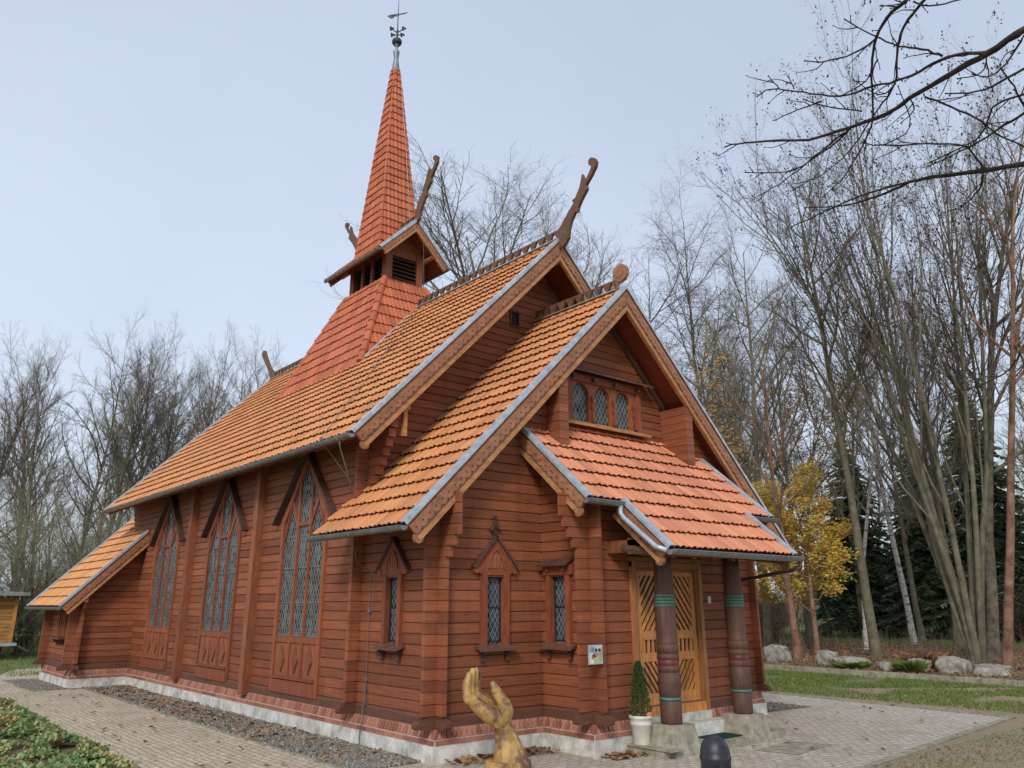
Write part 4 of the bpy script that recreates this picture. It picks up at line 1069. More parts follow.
under('annex_roof_boards', (SE, 0, SEZ), (0, 1, 0), (dxs, 0, dzs), [(SV0 + .01, 0), (SV1 - 1.01, 0), (SV1 - 1.01, lns), (VEND + .01, lns), (VEND + .01, tA), (SV0 + .01, tA)])
verge('bargeboard', (SE, SV0, SEZ), (.0, SV0, zs(0)), (0, -1, 0), w=.2, foot=False, mitre=False)
verge('bargeboard', (SE, SV1 - 1, SEZ), (2.4, SV1 - 1, zs(2.4)), (0, 1, 0), w=.2, foot=False, scal=False, mitre=False)
gutter('gutter', (SE - .045, SV0, SEZ - .01), (SE - .045, SV1 - 1, SEZ - .01))
stack('corner_logs', (-c_, L_), [(0, -1, 1, 0), (-1, 0, 0, 1)], [zs(-c_) - .12, zs(-c_) - .12], [.17, .17], corbels=[[(1.5, .24), (1.62, .3)], None])
stack('corner_logs', (-c_, L_ + 2.38), [(0, 1, 1, 0), (-1, 0, 0, -1)], [zs(-c_) - .12, 1.55], [.17, .17])
q = mb('siding')   # stepped corbels at the far end of the nave
for i in range(8):
    z = z1(0) - .3 - i * BH; Lg = .70 - i * .075
    if Lg > .05: q.box(0, .1, VEND + .001, VEND + Lg, z, z + .110, rr())
q.build('corbel_logs', church)
PSW = plU(-c_)
q = mb('frame')
for v in (12.05, 12.22, 12.42, 12.59): q.bar((v, .95), (v, 1.62), .07, PSW, -.04, .05, rr())
f = q.build('window', church, fix=True)
q = mb('glass'); q.prism([(12.05, .95), (12.6, .95), (12.6, 1.6), (12.05, 1.6)], PSW, -.035, -.03); q.build('pane', f, fix=True)
q = mb('sill'); q.prism([(11.95, .90), (12.7, .90), (12.7, .94), (11.95, .94)], PSW, 0, .16); q.build('sill', f, fix=True)
q = mb('hood')
for v in (12.08, 12.32, 12.56): q.prism([(0, .90), (.12, .90), (.1, .85), (.04, .82), (.05, .78), (0, .78)], lambda a, b, d, v=v: PSW(v + d, b, a), -.02, .02)
q.build('sill_bracket', f, fix=True)

# ------------------------------------------------------------------ small things by the door
nb = thing('notice_board', (1.46, -1.04, 1.05), 'small framed colourful picture board hung on the log corner beside the door', 'sign')
fnN = lambda s, z, d: (s - .055, -1.0 - d, z)
q = mb('zinc'); q.prism([(1.37, .965), (1.58, .965), (1.58, 1.165), (1.37, 1.165)], fnN, 0, .02); q.build('board_frame', nb, fix=True)
q = mb('concrete'); q.prism([(1.382, .975), (1.568, .975), (1.568, 1.153), (1.382, 1.153)], fnN, .018, .022)
q.mat(M['sky_blue']); q.prism([(1.39, 1.09), (1.44, 1.09), (1.45, 1.14), (1.40, 1.145)], fnN, .022, .024)
q.mat(M['redpaint']); q.prism([(1.40, 1.05), (1.46, 1.03), (1.50, 1.06), (1.45, 1.08)], fnN, .022, .0243); q.prism([(1.39, 1.03), (1.43, 1.02), (1.43, 1.04)], fnN, .022, .0248)
q.mat(M['green_p']); q.prism([(1.44, .975), (1.54, .975), (1.54, 1.03), (1.48, 1.045), (1.43, 1.02)], fnN, .022, .0236)
q.mat(M['skin_p']); q.prism([(1.46, 1.055), (1.53, 1.05), (1.535, 1.09), (1.46, 1.095)], fnN, .022, .0246); q.prism([(1.45, 1.01), (1.52, 1.02), (1.53, 1.045), (1.46, 1.04)], fnN, .022, .0252)
q.mat(M['blackpaint'])
for x in (1.475, 1.525): q.prism([(x + .018 * math.cos(k), 1.11 + .018 * math.sin(k)) for k in [j * .785 for j in range(8)]], fnN, .022, .0255)
q.prism([(1.545, .985), (1.55, .985), (1.555, 1.12), (1.55, 1.12)], fnN, .022, .0242)
q.build('picture', nb, fix=True)

dm = mb('mat'); dm.box(3.02, 3.72, -1.34, -.98 + .0, .0855, .100); dm.build('doormat', None, origin=(3.37, -1.16, .0855))
tag(bpy.data.objects['doormat'], 'dark teal doormat lying on the stone step between the porch columns', 'doormat')
pc = (2.10, -1.02)
pt = thing('flower_pot', (*pc, .10), 'white tapered flower pot with ribbed rim standing left of the door', 'flower pot')
q = mb('white'); q.lathe((*pc, .10), [(.085, 0), (.088, .01), (.118, .20), (.122, .203), (.122, .225), (.119, .228), (.126, .265), (.131, .268), (.131, .30), (.120, .30), (.112, .27)], 28); q.build('pot', pt, smooth=True)
q = mb('soil'); q.lathe((*pc, .10), [(.0, .265), (.113, .27), (.0, .275)], 20); q.build('potting_soil', pt)
tp = thing('thuja_bush', (*pc, .37), 'slim cone shaped thuja growing in the white pot', 'shrub')
q = mb('thuja'); rnd = random.Random(3)
for k in range(3600):
    t = rnd.random() ** .8; h = t * .57; rad = (.110 * (1 - t) ** .7 + .016) * (rnd.random() ** .35) * (1 + .35 * noise.noise(Vector((h * 12, rnd.random() * .6, 2))) + (.5 if rnd.random() < .03 else 0)); a = rnd.random() * 6.283
    c = Vector((pc[0] + math.cos(a) * rad, pc[1] + math.sin(a) * rad, .385 + h)); s = rnd.uniform(.008, .017)
    d = Vector((math.cos(a) * .5, math.sin(a) * .5, 1)).normalized(); e = Vector((rnd.gauss(0, 1), rnd.gauss(0, 1), rnd.gauss(0, 1))).normalized()
    e = (e - d * e.dot(d)).normalized()
    q.add([c - e * s * .5, c + e * s * .5, c + d * s * 2], [(0, 1, 2)], min(1, max(0, (1 - t) * .9 + rnd.uniform(-.4, .3))))
q.build('foliage', tp)
q = mb('bark'); q.tube([(*pc, .35), (*pc, .95)], [.012, .004], 6); q.build('trunk', tp)
fg = mb('pink'); fc = Vector((pc[0] + .03, pc[1] - .10, .415))
fg.blob(fc, (.045, .028, .026), 12); fg.tube([fc + Vector((-.03, 0, .01)), fc + Vector((-.05, 0, .045)), fc + Vector((-.035, 0, .07)), fc + Vector((-.015, 0, .062))], [.012, .009, .010, .006], 8)
fg.blob(fc + Vector((.05, 0, .008)), (.02, .012, .01), 8)
tag(fg.build('duck_figurine', None, smooth=True, origin=tuple(fc)), 'tiny pink ceramic bird resting on the soil of the white pot', 'figurine')

# bollard
bo = thing('bollard', (-1.04, -4.36, 0), 'black round topped iron bollard standing on the paving at the front', 'bollard')
q = mb('black'); q.lathe((-1.04, -4.36, 0), [(.088, 0), (.088, .715), (.092, .72), (.092, .735), (.088, .74), (.086, .765), (.078, .795), (.062, .822), (.038, .842), (.012, .850), (.0, .851)], 32); q.build('post', bo, smooth=True)
q = mb('black'); q.lathe((-1.04, -4.36, 0), [(.12, 0), (.12, .02), (.10, .035), (.088, .04)], 28); q.build('base_ring', bo, smooth=True)

# ------------------------------------------------------------------ carved hand
hx, hy = .25, -.85
rv = Vector((math.cos(R(39.7)), -math.sin(R(39.7)), 0)); dv_ = Vector((math.sin(R(39.7)), math.cos(R(39.7)), 0))
def HP(x, y, z): return Vector((hx, hy, 0)) + rv * x + dv_ * y + Vector((0, 0, z))
q = mb('goldwood')
def chain(pts, k=1.0, sub=3):
    # pts: (x,y,z,r, flat) smooth tapered chain of overlapping spheres
    for i in range(len(pts) - 1):
        a, b = pts[i], pts[i + 1]
        n = max(2, int(math.dist(a[:3], b[:3]) / (.12 * min(a[3], b[3]))))
        for j in range(n + 1):
            t = j / n; x, y, z, r = [a[c] + (b[c] - a[c]) * t for c in range(4)]
            fl = a[4] + (b[4] - a[4]) * t if len(a) > 4 else 1
            q.blob(HP(x, y, z), (r, r, r), 12) if fl == 1 else q.blob(HP(x, y, z), (r, r * fl, r), 12, None, Matrix.Rotation(-R(39.7), 3, 'Z'))
# forearm and wrist (seen widening to the ground)
chain([(.075, .0, .02, .20, .9), (.045, .0, .20, .150, .95), (.01, 0, .34, .108, 1.0), (-.03, 0, .46, .088, 1.15)])
# palm, hollowed towards the thumb
for y in (-.10, -.03, .045, .11):
    chain([(-.04 + .15 * y, y * .55, .48, .085), (-.13 + .35 * y, y * .85, .555, .085), (-.225 + .42 * y, y, .63, .072), (-.30 + .42 * y, y * 1.05, .70, .054)])
chain([(-.02, -.03, .50, .090, 1.1), (.005, -.06, .58, .088, 1.1), (-.01, -.08, .65, .072, 1.0)])   # thumb heel
# four fingers side by side: knuckle, two bends, tip
for y, L1, r in ((-.120, .93, .044), (-.040, 1.06, .047), (.042, 1.08, .046), (.116, .97, .041)):
    x = .42 * y
    chain([(-.312 + x, y * 1.05, .69, r * 1.15), (-.335 + x, y, .69 + .105 * L1, r * 1.0), (-.325 + x, y * .94, .69 + .175 * L1, r * .95), (-.305 + x, y * .88, .69 + .245 * L1, r * .66)])
# thumb
chain([(-.005, -.085, .64, .068), (-.05, -.095, .71, .058), (-.085, -.10, .765, .053), (-.115, -.10, .825, .036)])
raw = q.build('carved_hand_raw', None, origin=(hx, hy, 0))
md = raw.modifiers.new('r', 'REMESH'); md.mode = 'VOXEL'; md.voxel_size = .0075
ms = raw.modifiers.new('s', 'SMOOTH'); ms.iterations = 4; ms.factor = .6
dg = bpy.context.evaluated_depsgraph_get(); me = bpy.data.meshes.new_from_object(raw.evaluated_get(dg))
me.polygons.foreach_set('use_smooth', [True] * len(me.polygons)); bpy.data.objects.remove(raw)
me.materials.clear(); me.materials.append(M['goldwood'])
hd = thing('hand_sculpture', (hx, hy, 0), 'carved golden wooden sculpture of a raised cupped hand in front of the wall', 'sculpture')
ho = bpy.data.objects.new('hand', me); COL.objects.link(ho); ho.parent = hd
q = mb('goldwood'); n = 26
prf = []
for (rad, z) in ((.235, -.01), (.232, .06), (.225, .115), (.215, .125)):
    prf.append((rad, z))
q.lathe((hx + .03, hy - .02, 0), prf, 26, None, 1.05, .95)
q.build('wood_plinth', hd, smooth=False)

# ------------------------------------------------------------------ ground
def sheet(name, poly, z, mat, th=0):
    q = mb(mat)
    if th: q.prism(poly, lambda a, b, d: (a, b, d), z - th, z)
    else: q.add([(x, y, z) for x, y in poly], [tuple(range(len(poly)))])
    o = q.build(name, None, fix=bool(th)); tag(o, kind='structure'); 
    if not th and o.data.polygons[0].normal.z < 0: o.data.flip_normals()
    return o
# terrain with a soft rise far away
q = mb('ground'); n = 60; W = 260
def gz(x, y):
    d = math.hypot(x - 3, y - 5); return -.012 + max(0, d - 55) * .012 * (1 + .5 * math.sin(x * .05))
P = [[((i / n - .5) * W + 3, (j / n - .5) * W + 5) for j in range(n + 1)] for i in range(n + 1)]
vs = [(x, y, gz(x, y)) for row in P for (x, y) in row]
q.add(vs, [(i * (n + 1) + j, (i + 1) * (n + 1) + j, (i + 1) * (n + 1) + j + 1, i * (n + 1) + j + 1) for i in range(n) for j in range(n)])
tag(q.build('ground', None, smooth=True), kind='structure')
sheet('path', [(-2.45, -8), (-2.45, 10.3), (-1.9, 14.6), (-1.1, 17.2), (.4, 18.6), (.2, 17.0), (.0, 15.3), (-.1, 14), (0, 0), (0, -8)], .004, 'paver')
sheet('forecourt', [(0, -3.24), (3.2, -2.94), (8.4, -2.47), (8.72, 2.1), (8.72, 14), (0, 14)], .0041, 'paver2')
sheet('forecourt', [(0, -8), (0, -3.25), (-.001, 14), (-.002, 14), (-.002, -8)], .0045, 'paver2')
sheet('gravel_yard', [(0, -8), (14, -8), (14, -1.15), (10.5, 1.2), (10.2, 14), (8.83, 14), (8.83, 2.1), (8.50, -2.60), (3.2, -3.06), (0, -3.36)], .003, 'sandy')
# kerb stones round the forecourt
q = mb('mossy')
def kerbline(p0, p1, w, h, seg):
    a, b = Vector(p0), Vector(p1); L = (b - a).length; t = (b - a).normalized(); nn = Vector((-t.y, t.x)) * w / 2; x = 0
    while x < L:
        x1 = min(x + seg, L); c0 = a + t * (x + .006); c1 = a + t * (x1 - .006)
        q.prism([tuple(c0 - nn), tuple(c1 - nn), tuple(c1 + nn), tuple(c0 + nn)], lambda u, v, d: (u, v, d), -.02, h + ru(-.002, .002), rr()); x = x1
kerbline((0, -3.30), (8.44, -2.53), .09, .016, .8); kerbline((8.46, -2.50), (8.78, 2.1), .09, .016, .8)
kerbline((-2.5, -8), (-2.5, 10.3), .09, .03, .8); kerbline((-.90, .3), (-.90, 10.75), .05, .02, .8)
kerbline((-.9, 10.78), (-1.75, 10.9), .05, .02, .8); kerbline((-1.78, 10.9), (-1.78, 14), .05, .02, .8)
tag(q.build('edging', None, fix=True), kind='structure')
q = mb('mossy')
kerbline((13.62, 14), (13.25, -7), .14, .13, 1.0)
tag(q.build('kerb', None, fix=True), kind='structure')
sheet('gravel_strip', [(-.06, .15), (-.875, .15), (-.875, 10.80), (-1.75, 10.92), (-1.75, 13.9), (-.06, 13.9)], .0085, 'soil')
sheet('gravel_strip', [(UR, .1), (7.45, .02), (7.2, 11), (UR, 11)], .0085, 'soil')
sheet('drain_slab', [(3.65, -1.72), (4.75, -1.62), (4.66, -1.0 - .60), (4.6, -1.55), (3.6, -1.5)], .0075, 'concrete') if False else None
sheet('drain_slab', [(3.35, -2.18), (4.25, -2.08), (4.15, -1.60), (3.25, -1.70)], .0078, 'mossy')
sheet('leafy_bed', [(13.5, -7), (13.72, 14), (22, 15), (29.5, 8), (31, 3), (28, -8)], .006, 'soil')
# planting bed front left
sheet('planting_bed', [(-2.56, -4), (-2.56, 10.2), (-3.4, 10.6), (-9, 9), (-9, -4)], .008, 'soil')

# loose stones
def stones(name, n, pos, s0, s1, seed):
    rnd = random.Random(seed); q = mb('gravel'); ph = (1 + 5 ** .5) / 2
    base = [(-1, ph, 0), (1, ph, 0), (-1, -ph, 0), (1, -ph, 0), (0, -1, ph), (0, 1, ph), (0, -1, -ph), (0, 1, -ph), (ph, 0, -1), (ph, 0, 1), (-ph, 0, -1), (-ph, 0, 1)]
    fc = [(0, 11, 5), (0, 5, 1), (0, 1, 7), (0, 7, 10), (0, 10, 11), (1, 5, 9), (5, 11, 4), (11, 10, 2), (10, 7, 6), (7, 1, 8), (3, 9, 4), (3, 4, 2), (3, 2, 6), (3, 6, 8), (3, 8, 9), (4, 9, 5), (2, 4, 11), (6, 2, 10), (8, 6, 7), (9, 8, 1)]
    base = [Vector(b).normalized() for b in base]
    for k in range(n):
        x, y = pos(rnd); s = rnd.uniform(s0, s1); rot = Matrix.Rotation(rnd.random() * 6, 3, (rnd.random(), rnd.random(), rnd.random() + .1))
        sc = Vector((s * rnd.uniform(.7, 1.3), s * rnd.uniform(.7, 1.3), s * rnd.uniform(.5, .8)))
        q.add([tuple((rot @ b) * s * rnd.uniform(.8, 1.1) + Vector((x, y, .008 + s * .45))) for b in base], fc, rnd.random())
    o = q.build(name, None); tag(o, kind='stuff'); return o
def strip(rnd):
    if rnd.random() < .22: return rnd.uniform(-1.75, -1.12), rnd.uniform(10.95, 13.8)
    y = .15 + (rnd.random() ** 1.25) * 10.85; return rnd.uniform(-.87, -.07), y
o = stones('gravel', 13000, strip, .010, .022, 11); tag(o, 'grey gravel strip with stray leaves along the church wall', 'gravel')
o = stones('gravel', 3500, lambda r: (r.uniform(6.05, 7.35), r.uniform(.1, 7)), .012, .026, 12); tag(o, 'grey gravel patch beside the far corner of the porch', 'gravel')

def leaves(name, n, pos, s0, s1, seed, mat, label, cat, zmin=.012, zr=.02, curl=.5):
    rnd = random.Random(seed); q = mb(mat)
    for k in range(n):
        p = pos(rnd)
        x, y = p[0], p[1]; z = zmin + rnd.random() * zr + (p[2] if len(p) > 2 else 0); s = rnd.uniform(s0, s1); a = rnd.random() * 6.28
        d = Vector((math.cos(a), math.sin(a), rnd.uniform(-curl, curl) * .6)) * s; e = Vector((-math.sin(a), math.cos(a), rnd.uniform(-curl, curl))) * s * .42
        c = Vector((x, y, z + abs(d.z) * .5 + abs(e.z) * .5))
        q.add([c - d * .5, c + e - d * .1, c + d * .5, c - e - d * .1], [(0, 1, 2), (0, 2, 3)], min(1, max(0, rnd.random() * .8 + .75 * noise.noise(Vector((x * 1.7, y * 1.7, 5))) + .1)))
    o = q.build(name, None); tag(o, label, cat, kind='stuff'); return o
def litterpos(rnd):
    t = rnd.random()
    if t < .035: return rnd.uniform(-.86, -.07), .5 + rnd.random() ** .7 * 10.2
    if t < .041: return rnd.uniform(.1, 1.4), -rnd.random() ** 2 * .25 - .08
    if t < .045: return rnd.uniform(1.56, 2.1), -b_ - .1 - rnd.random() ** 2 * .25
    if t < .049: return rnd.uniform(-2.4, -.9), rnd.uniform(0, 13)
    if t < .051: return rnd.uniform(1.5, 9), rnd.uniform(-2.9, 0)
    return rnd.uniform(13.75, 29), rnd.uniform(-4, 12)
leaves('fallen_leaves', 26000, litterpos, .04, .09, 21, 'litter', 'brown fallen leaves strewn over the bed and gravel', 'fallen leaves')
leaves('fallen_leaves', 1800, lambda r: (r.uniform(8.9, 13.2), r.uniform(-4, 10)), .03, .07, 24, 'litter', 'thin scatter of brown leaves on the grass strip', 'fallen leaves')
leaves('fallen_leaves', 350, lambda r: (r.uniform(.3, 1.5), -.07 - r.random() ** 1.5 * .34), .025, .05, 25, 'litter', 'brown leaves drifted against the footing behind the hand sculpture', 'fallen leaves')
def bedpos(rnd):
    x = -2.60 - (rnd.random() ** 1.3) * 3.0; y = rnd.uniform(1.0, 10.2)
    if noise.noise(Vector((x * 2.6, y * 2.6, 9))) < .02 + .2 * rnd.random(): return bedpos(rnd)
    hh = max(0, noise.noise(Vector((x * 1.6, y * 1.6, 3)))) * .16 + .03; return x, y, rnd.random() * hh + max(0, min(.08, (-2.6 - x) * .2))
leaves('ground_cover', 62000, bedpos, .022, .055, 22, 'ivy', 'low leafy green ground cover filling the bed beside the path', 'ground cover', .02, .05, 1.4)

def blades(name, n, pos, h0, h1, seed, label):
    rnd = random.Random(seed); q = mb('grass')
    for k in range(n):
        x, y = pos(rnd)
        dn = noise.noise(Vector((x * .9, y * .9, 0)))
        if dn < -.34 + .2 * rnd.random(): continue
        h = rnd.uniform(h0, h1); a = rnd.random() * 6.28; w = rnd.uniform(.004, .009) * (1 + h * 6)
        c = Vector((x, y, 0)); e = Vector((math.cos(a), math.sin(a), 0)) * w; l = Vector((rnd.gauss(0, .4), rnd.gauss(0, .4), 1)) * h
        q.add([c - e, c + e, c + l], [(0, 1, 2)], rnd.random())
    o = q.build(name, None); tag(o, label, 'grass', kind='stuff'); return o
def gp(rnd):
    x = 13.2 - (rnd.random() ** 1.5) * 4.2; return x, rnd.uniform(-5, 9)
blades('grass', 60000, gp, .025, .075, 31, 'patchy short grass strip along the kerb right of the church')
blades('grass', 22000, lambda r: (r.uniform(-9, 3), 15 + r.random() ** 1.3 * 22), .05, .12, 32, 'mown lawn beyond the far end of the church')
blades('grass', 30000, lambda r: (r.uniform(29, 46), r.uniform(0, 20)), .05, .14, 33, 'lawn behind the boulders and the birch trunks')

blades('grass', 9000, lambda r: (r.uniform(3.5, 12.5), -3.0 - r.random() * 3.4 + max(0, r.random() - .5) * 0), .012, .035, 34, 'sparse low weeds on the sandy yard in front of the paving')
leaves('fallen_leaves', 700, lambda r: (r.uniform(3, 13), r.uniform(-7, -2.7)), .02, .05, 26, 'litter', 'few brown leaves on the sandy yard at the lower right', 'fallen leaves')
o = stones('gravel', 5000, lambda r: (r.uniform(3, 13), r.uniform(-6.5, -3.0)), .004, .011, 13); tag(o, 'small loose pebbles on the sandy yard at the lower right', 'gravel')

# boulders on the bed edge
bl = [((16.3, 6.2), (.42, .36, .50), 'large squarish pale boulder, leftmost of the row behind the kerb'),
      ((16.4, 4.75), (.34, .30, .38), 'rounded grey boulder second from the left in the row'),
      ((15.9, 3.85), (.55, .35, .30), 'wide low grey boulder with grass tufts, third from the left'),
      ((15.5, 2.65), (.30, .24, .22), 'smallest flat stone between the wide boulder and the plant clump'),
      ((15.9, 2.05), (.30, .28, .34), 'mossy boulder half hidden by the yellow green plant clump'),
      ((16.3, 1.45), (.62, .42, .40), 'large mossy slab boulder below the leaning trunks'),
      ((15.9, .42), (.46, .34, .28), 'broad pale boulder at the right edge of the row')]
for i, ((x, y), (sx, sy, sz), lab) in enumerate(bl):
    bm = bmesh.new(); sx *= .82; sy *= .82; sz *= .72; bmesh.ops.create_icosphere(bm, subdivisions=4, radius=1)
    for v in bm.verts:
        p = v.co.copy(); k = 1 + .28 * noise.noise(p * 1.3 + Vector((i * 7, 0, 0))) + .10 * noise.noise(p * 4 + Vector((i, 3, 0))) + .03 * noise.noise(p * 11)
        p = Vector([math.copysign(abs(c) ** .6, c) for c in p]) * k
        v.co = Vector((p.x * sx, p.y * sy, max(-.1, p.z * sz * .8 + sz * .45)))
    me = bpy.data.meshes.new('boulder'); bm.to_mesh(me); bm.free(); me.materials.append(M['rock'])
    me.polygons.foreach_set('use_smooth', [True] * len(me.polygons))
    o = bpy.data.objects.new('boulder', me); COL.objects.link(o); o.location = (x, y, 0); o.rotation_euler.z = i * 1.3
    tag(o, lab, 'boulder', 'boulders edging the leafy bed')
q = mb('twigred'); rd = random.Random(19)
for k in range(520):
    x, y = rd.uniform(19.5, 29), rd.uniform(-4, 12); h = rd.uniform(.2, .8)
    p = Vector((x, y, 0)); d = Vector((rd.gauss(0, .16), rd.gauss(0, .16), 1)) * h; d2 = d + Vector((rd.gauss(0, .08), rd.gauss(0, .08), .1))
    q.tube([p, p + d * .5, p + d2], [.008, .006, .003], 3, rd.random(), cap=False)
    for j in range(2):
        b0 = p + d * rd.uniform(.4, .8); q.tube([b0, b0 + Vector((rd.gauss(0, .12), rd.gauss(0, .12), .2)) * h], [.005, .003], 3, cap=False)
o = q.build('brushwood', None); tag(o, 'thin brown stems standing in the leaf litter between the trunks', 'brushwood', kind='stuff')
def clump(x, y, r, h, n, mat, name, label, cat, seed):
    rnd = random.Random(seed); q = mb(mat)
    for k in range(n):
        a = rnd.random() * 6.28; e = Vector((math.cos(a), math.sin(a), 0)); c = Vector((x, y, 0)) + e * r * rnd.random() ** .6 * .5
        l = (e * rnd.uniform(.1, .9) * r + Vector((0, 0, h * rnd.uniform(.5, 1)))); w = Vector((-e.y, e.x, 0)) * rnd.uniform(.008, .02)
        q.add([c - w, c + w, c + l * .6 + w, c + l + Vector((e.x, e.y, -.3)) * r * .3, c + l * .6 - w], [(0, 1, 2, 3, 4)], rnd.random())
    tag(q.build(name, None, origin=(x, y, 0)), label, cat)
clump(15.3, 2.0, .30, .34, 350, 'grass', 'grass_tuft', 'yellow green leafy tuft in front of the mossy boulder', 'plant', 1)
clump(15.5, 3.6, .38, .22, 300, 'grass', 'grass_tuft', 'low green tuft against the wide grey boulder', 'plant', 2)
clump(17.1, 2.5, .45, .45, 500, 'litter', 'withered_shrub', 'withered reddish low shrub behind the small flat stone', 'shrub', 3)

# ------------------------------------------------------------------ trees
def grow(rnd, T, C, p, d, L, r, lvl, P):
    """one branch; T collects thick wood, C twigs"""
    n = P['seg'][lvl]; pts = [p.copy()]; rad = [r]; q = p.copy(); dd = d.normalized()
    for i in range(n):
        wob = P['wob'][lvl]
        dd = (dd + Vector((rnd.gauss(0, wob), rnd.gauss(0, wob), rnd.gauss(0, wob) + P['up'][lvl]))).normalized()
        q = q + dd * (L / n); pts.append(q.copy()); rad.append(r * (1 - (1 - P['tip'][lvl]) * (i + 1) / n))
    (T if lvl <= P['thick'] else C).tube(pts, rad, P['sides'][lvl], rnd.random(), cap=False)
    if lvl + 1 < P['levels']:
        k = P['kids'][lvl]
        for j in range(k):
            t = P['start'][lvl] + (1 - P['start'][lvl]) * ((j + rnd.random()) / k)
            x = t * n; i = min(int(x), n - 1); f = x - i
            pos = pts[i].lerp(pts[i + 1], f); ax = (pts[i + 1] - pts[i]).normalized()
            a = rnd.random() * 6.283 if lvl else j * 2.4 + rnd.random()
            o = ax.orthogonal().normalized(); o = Matrix.Rotation(a, 3, ax) @ o
            an = R(rnd.gauss(P['ang'][lvl], 8)); nd_ = ax * math.cos(an) + o * math.sin(an)
            ln = L * P['len'][lvl] * (1 - P['taper'][lvl] * t) * rnd.uniform(.7, 1.2)
            rb = (rad[i] + (rad[i + 1] - rad[i]) * f)
            grow(rnd, T, C, pos, nd_, ln, min(rb * .75, r * P['rk'][lvl]), lvl + 1, P)
    return pts
BASE = dict(levels=5, thick=1, seg=(9, 6, 4, 3, 2), sides=(8, 5, 4, 3, 3), wob=(.05, .11, .16, .2, .2), up=(.02, .10, .09, .06, .03), tip=(.10, .2, .3, .4, .5),
            kids=(20, 11, 7, 5), start=(.28, .2, .15, .15), ang=(42, 38, 38, 40), len=(.42, .42, .42, .5), taper=(.45, .35, .3, .2), rk=(.34, .42, .48, .55))
def P_(**k): d = dict(BASE); d.update(k); return d
def tree_meshes(name, seed, H, r, P, bark='bark', twig='twig', lean=(0, 0), stems=1, leafmat=None, nleaf=0, leafs=.12, weep=0, leafz=0):
    rnd = random.Random(seed); T = mb(bark); C = mb(twig)
    for s in range(stems):
        a = s * 6.283 / max(1, stems) + rnd.random() * .6; k = 0 if stems == 1 else .095
        d = Vector((lean[0] + math.cos(a) * k * rnd.uniform(.6, 1.6), lean[1] + math.sin(a) * k * rnd.uniform(.6, 1.6), 1))
        p0 = Vector((math.cos(a), math.sin(a), 0)) * (0 if stems == 1 else r * 1.1)
        T.tube([p0 - Vector((0, 0, .1)), p0 + d * .12, p0 + d * .5], [r * 1.6, r * 1.2, r * 1.0], 8, cap=False)
        grow(rnd, T, C, p0 + Vector((0, 0, .02)), d, H * (1 if s == 0 else rnd.uniform(.75, 1)), r, 0, P)
    if leafmat:
        C.mat(M[leafmat]); src = [v for v in C.v if v[2] > leafz]
        for k in range(nleaf):
            jt = .03 if leafmat == 'seed' else .10; c = Vector(rnd.choice(src)) + Vector((rnd.gauss(0, jt), rnd.gauss(0, jt), rnd.gauss(0, jt)))
            a = Vector((rnd.gauss(0, 1), rnd.gauss(0, 1), rnd.gauss(0, .6))).normalized() * leafs * rnd.uniform(.5, 1); b = a.orthogonal().normalized() * leafs * rnd.uniform(.3, .5)
            C.add([c - a, c + b, c + a, c - b], [(0, 1, 2), (0, 2, 3)], rnd.random())
    res = []
    for (q, nm) in ((T, 'trunk'), (C, 'crown')):
        o = q.build(nm, None, smooth=(nm == 'trunk')); me = o.data; bpy.data.objects.remove(o); res.append(me)
    return res
def put(name, meshes, loc, rot, sc, label, cat, group, tilt=(0, 0)):
    t = thing(name, loc, label, cat, group); t.rotation_euler = (tilt[0], tilt[1], rot); t.scale = sc if hasattr(sc, '__len__') else (sc,) * 3
    for me, nm in zip(meshes, ('trunk', 'crown')):
        o = bpy.data.objects.new(nm, me); COL.objects.link(o); o.parent = t
    return t
# prototypes, 10 units high
tA1 = tree_meshes('a', 101, 10, .12, P_(kids=(24, 12, 7, 5)))
tA2 = tree_meshes('a', 102, 10, .12, P_(kids=(20, 11, 8, 5), ang=(34, 36, 38, 40)), bark='barkdark')
tA3 = tree_meshes('a', 103, 10, .11, P_(kids=(26, 11, 7, 5), ang=(50, 36, 38, 40), start=(.2, .2, .15, .15), len=(.36, .42, .45, .5)), twig='twiggreen')
tM = tree_meshes('m', 104, 10, .062, P_(kids=(11, 9, 6, 4), ang=(20, 30, 36, 40), start=(.25, .2, .15, .15), up=(.02, .12, .10, .08, .03), len=(.5, .42, .42, .5)), stems=8, twig='twigred', leafmat='seed', nleaf=5000, leafs=.05, leafz=5)
tB = tree_meshes('b', 105, 10, .07, P_(kids=(28, 12, 7, 5), ang=(40, 40, 45, 45), up=(.03, .06, -.08, -.16, -.2), len=(.30, .5, .5, .6)), bark='bark', twig='twigred')
tY = tree_meshes('y', 106, 7, .10, P_(kids=(18, 8, 5, 3), ang=(58, 42, 40, 40), start=(.22, .2, .15, .15), len=(.42, .45, .45, .5)), bark='barkred', leafmat='yellow', nleaf=12000, leafs=.09)
tO = tree_meshes('o', 107, 8, .09, P_(kids=(18, 8, 5, 4), ang=(45, 40, 40, 40), levels=5), leafmat='orange', nleaf=2000, leafs=.08, leafz=2.5)
tW = tree_meshes('w', 108, 10, .11, P_(kids=(18, 11, 8, 5), ang=(36, 34, 36, 38), start=(.35, .2, .1, .1), up=(.02, .13, .12, .10, .06), len=(.52, .48, .42, .5)), stems=1)
tL = tree_meshes('l', 109, 10, .11, P_(kids=(20, 11, 7, 5), ang=(40, 34, 36, 38), start=(.38, .2, .1, .1), wob=(.015, .1, .16, .2, .2), up=(0, .12, .10, .08, .04), len=(.40, .48, .42, .5)))
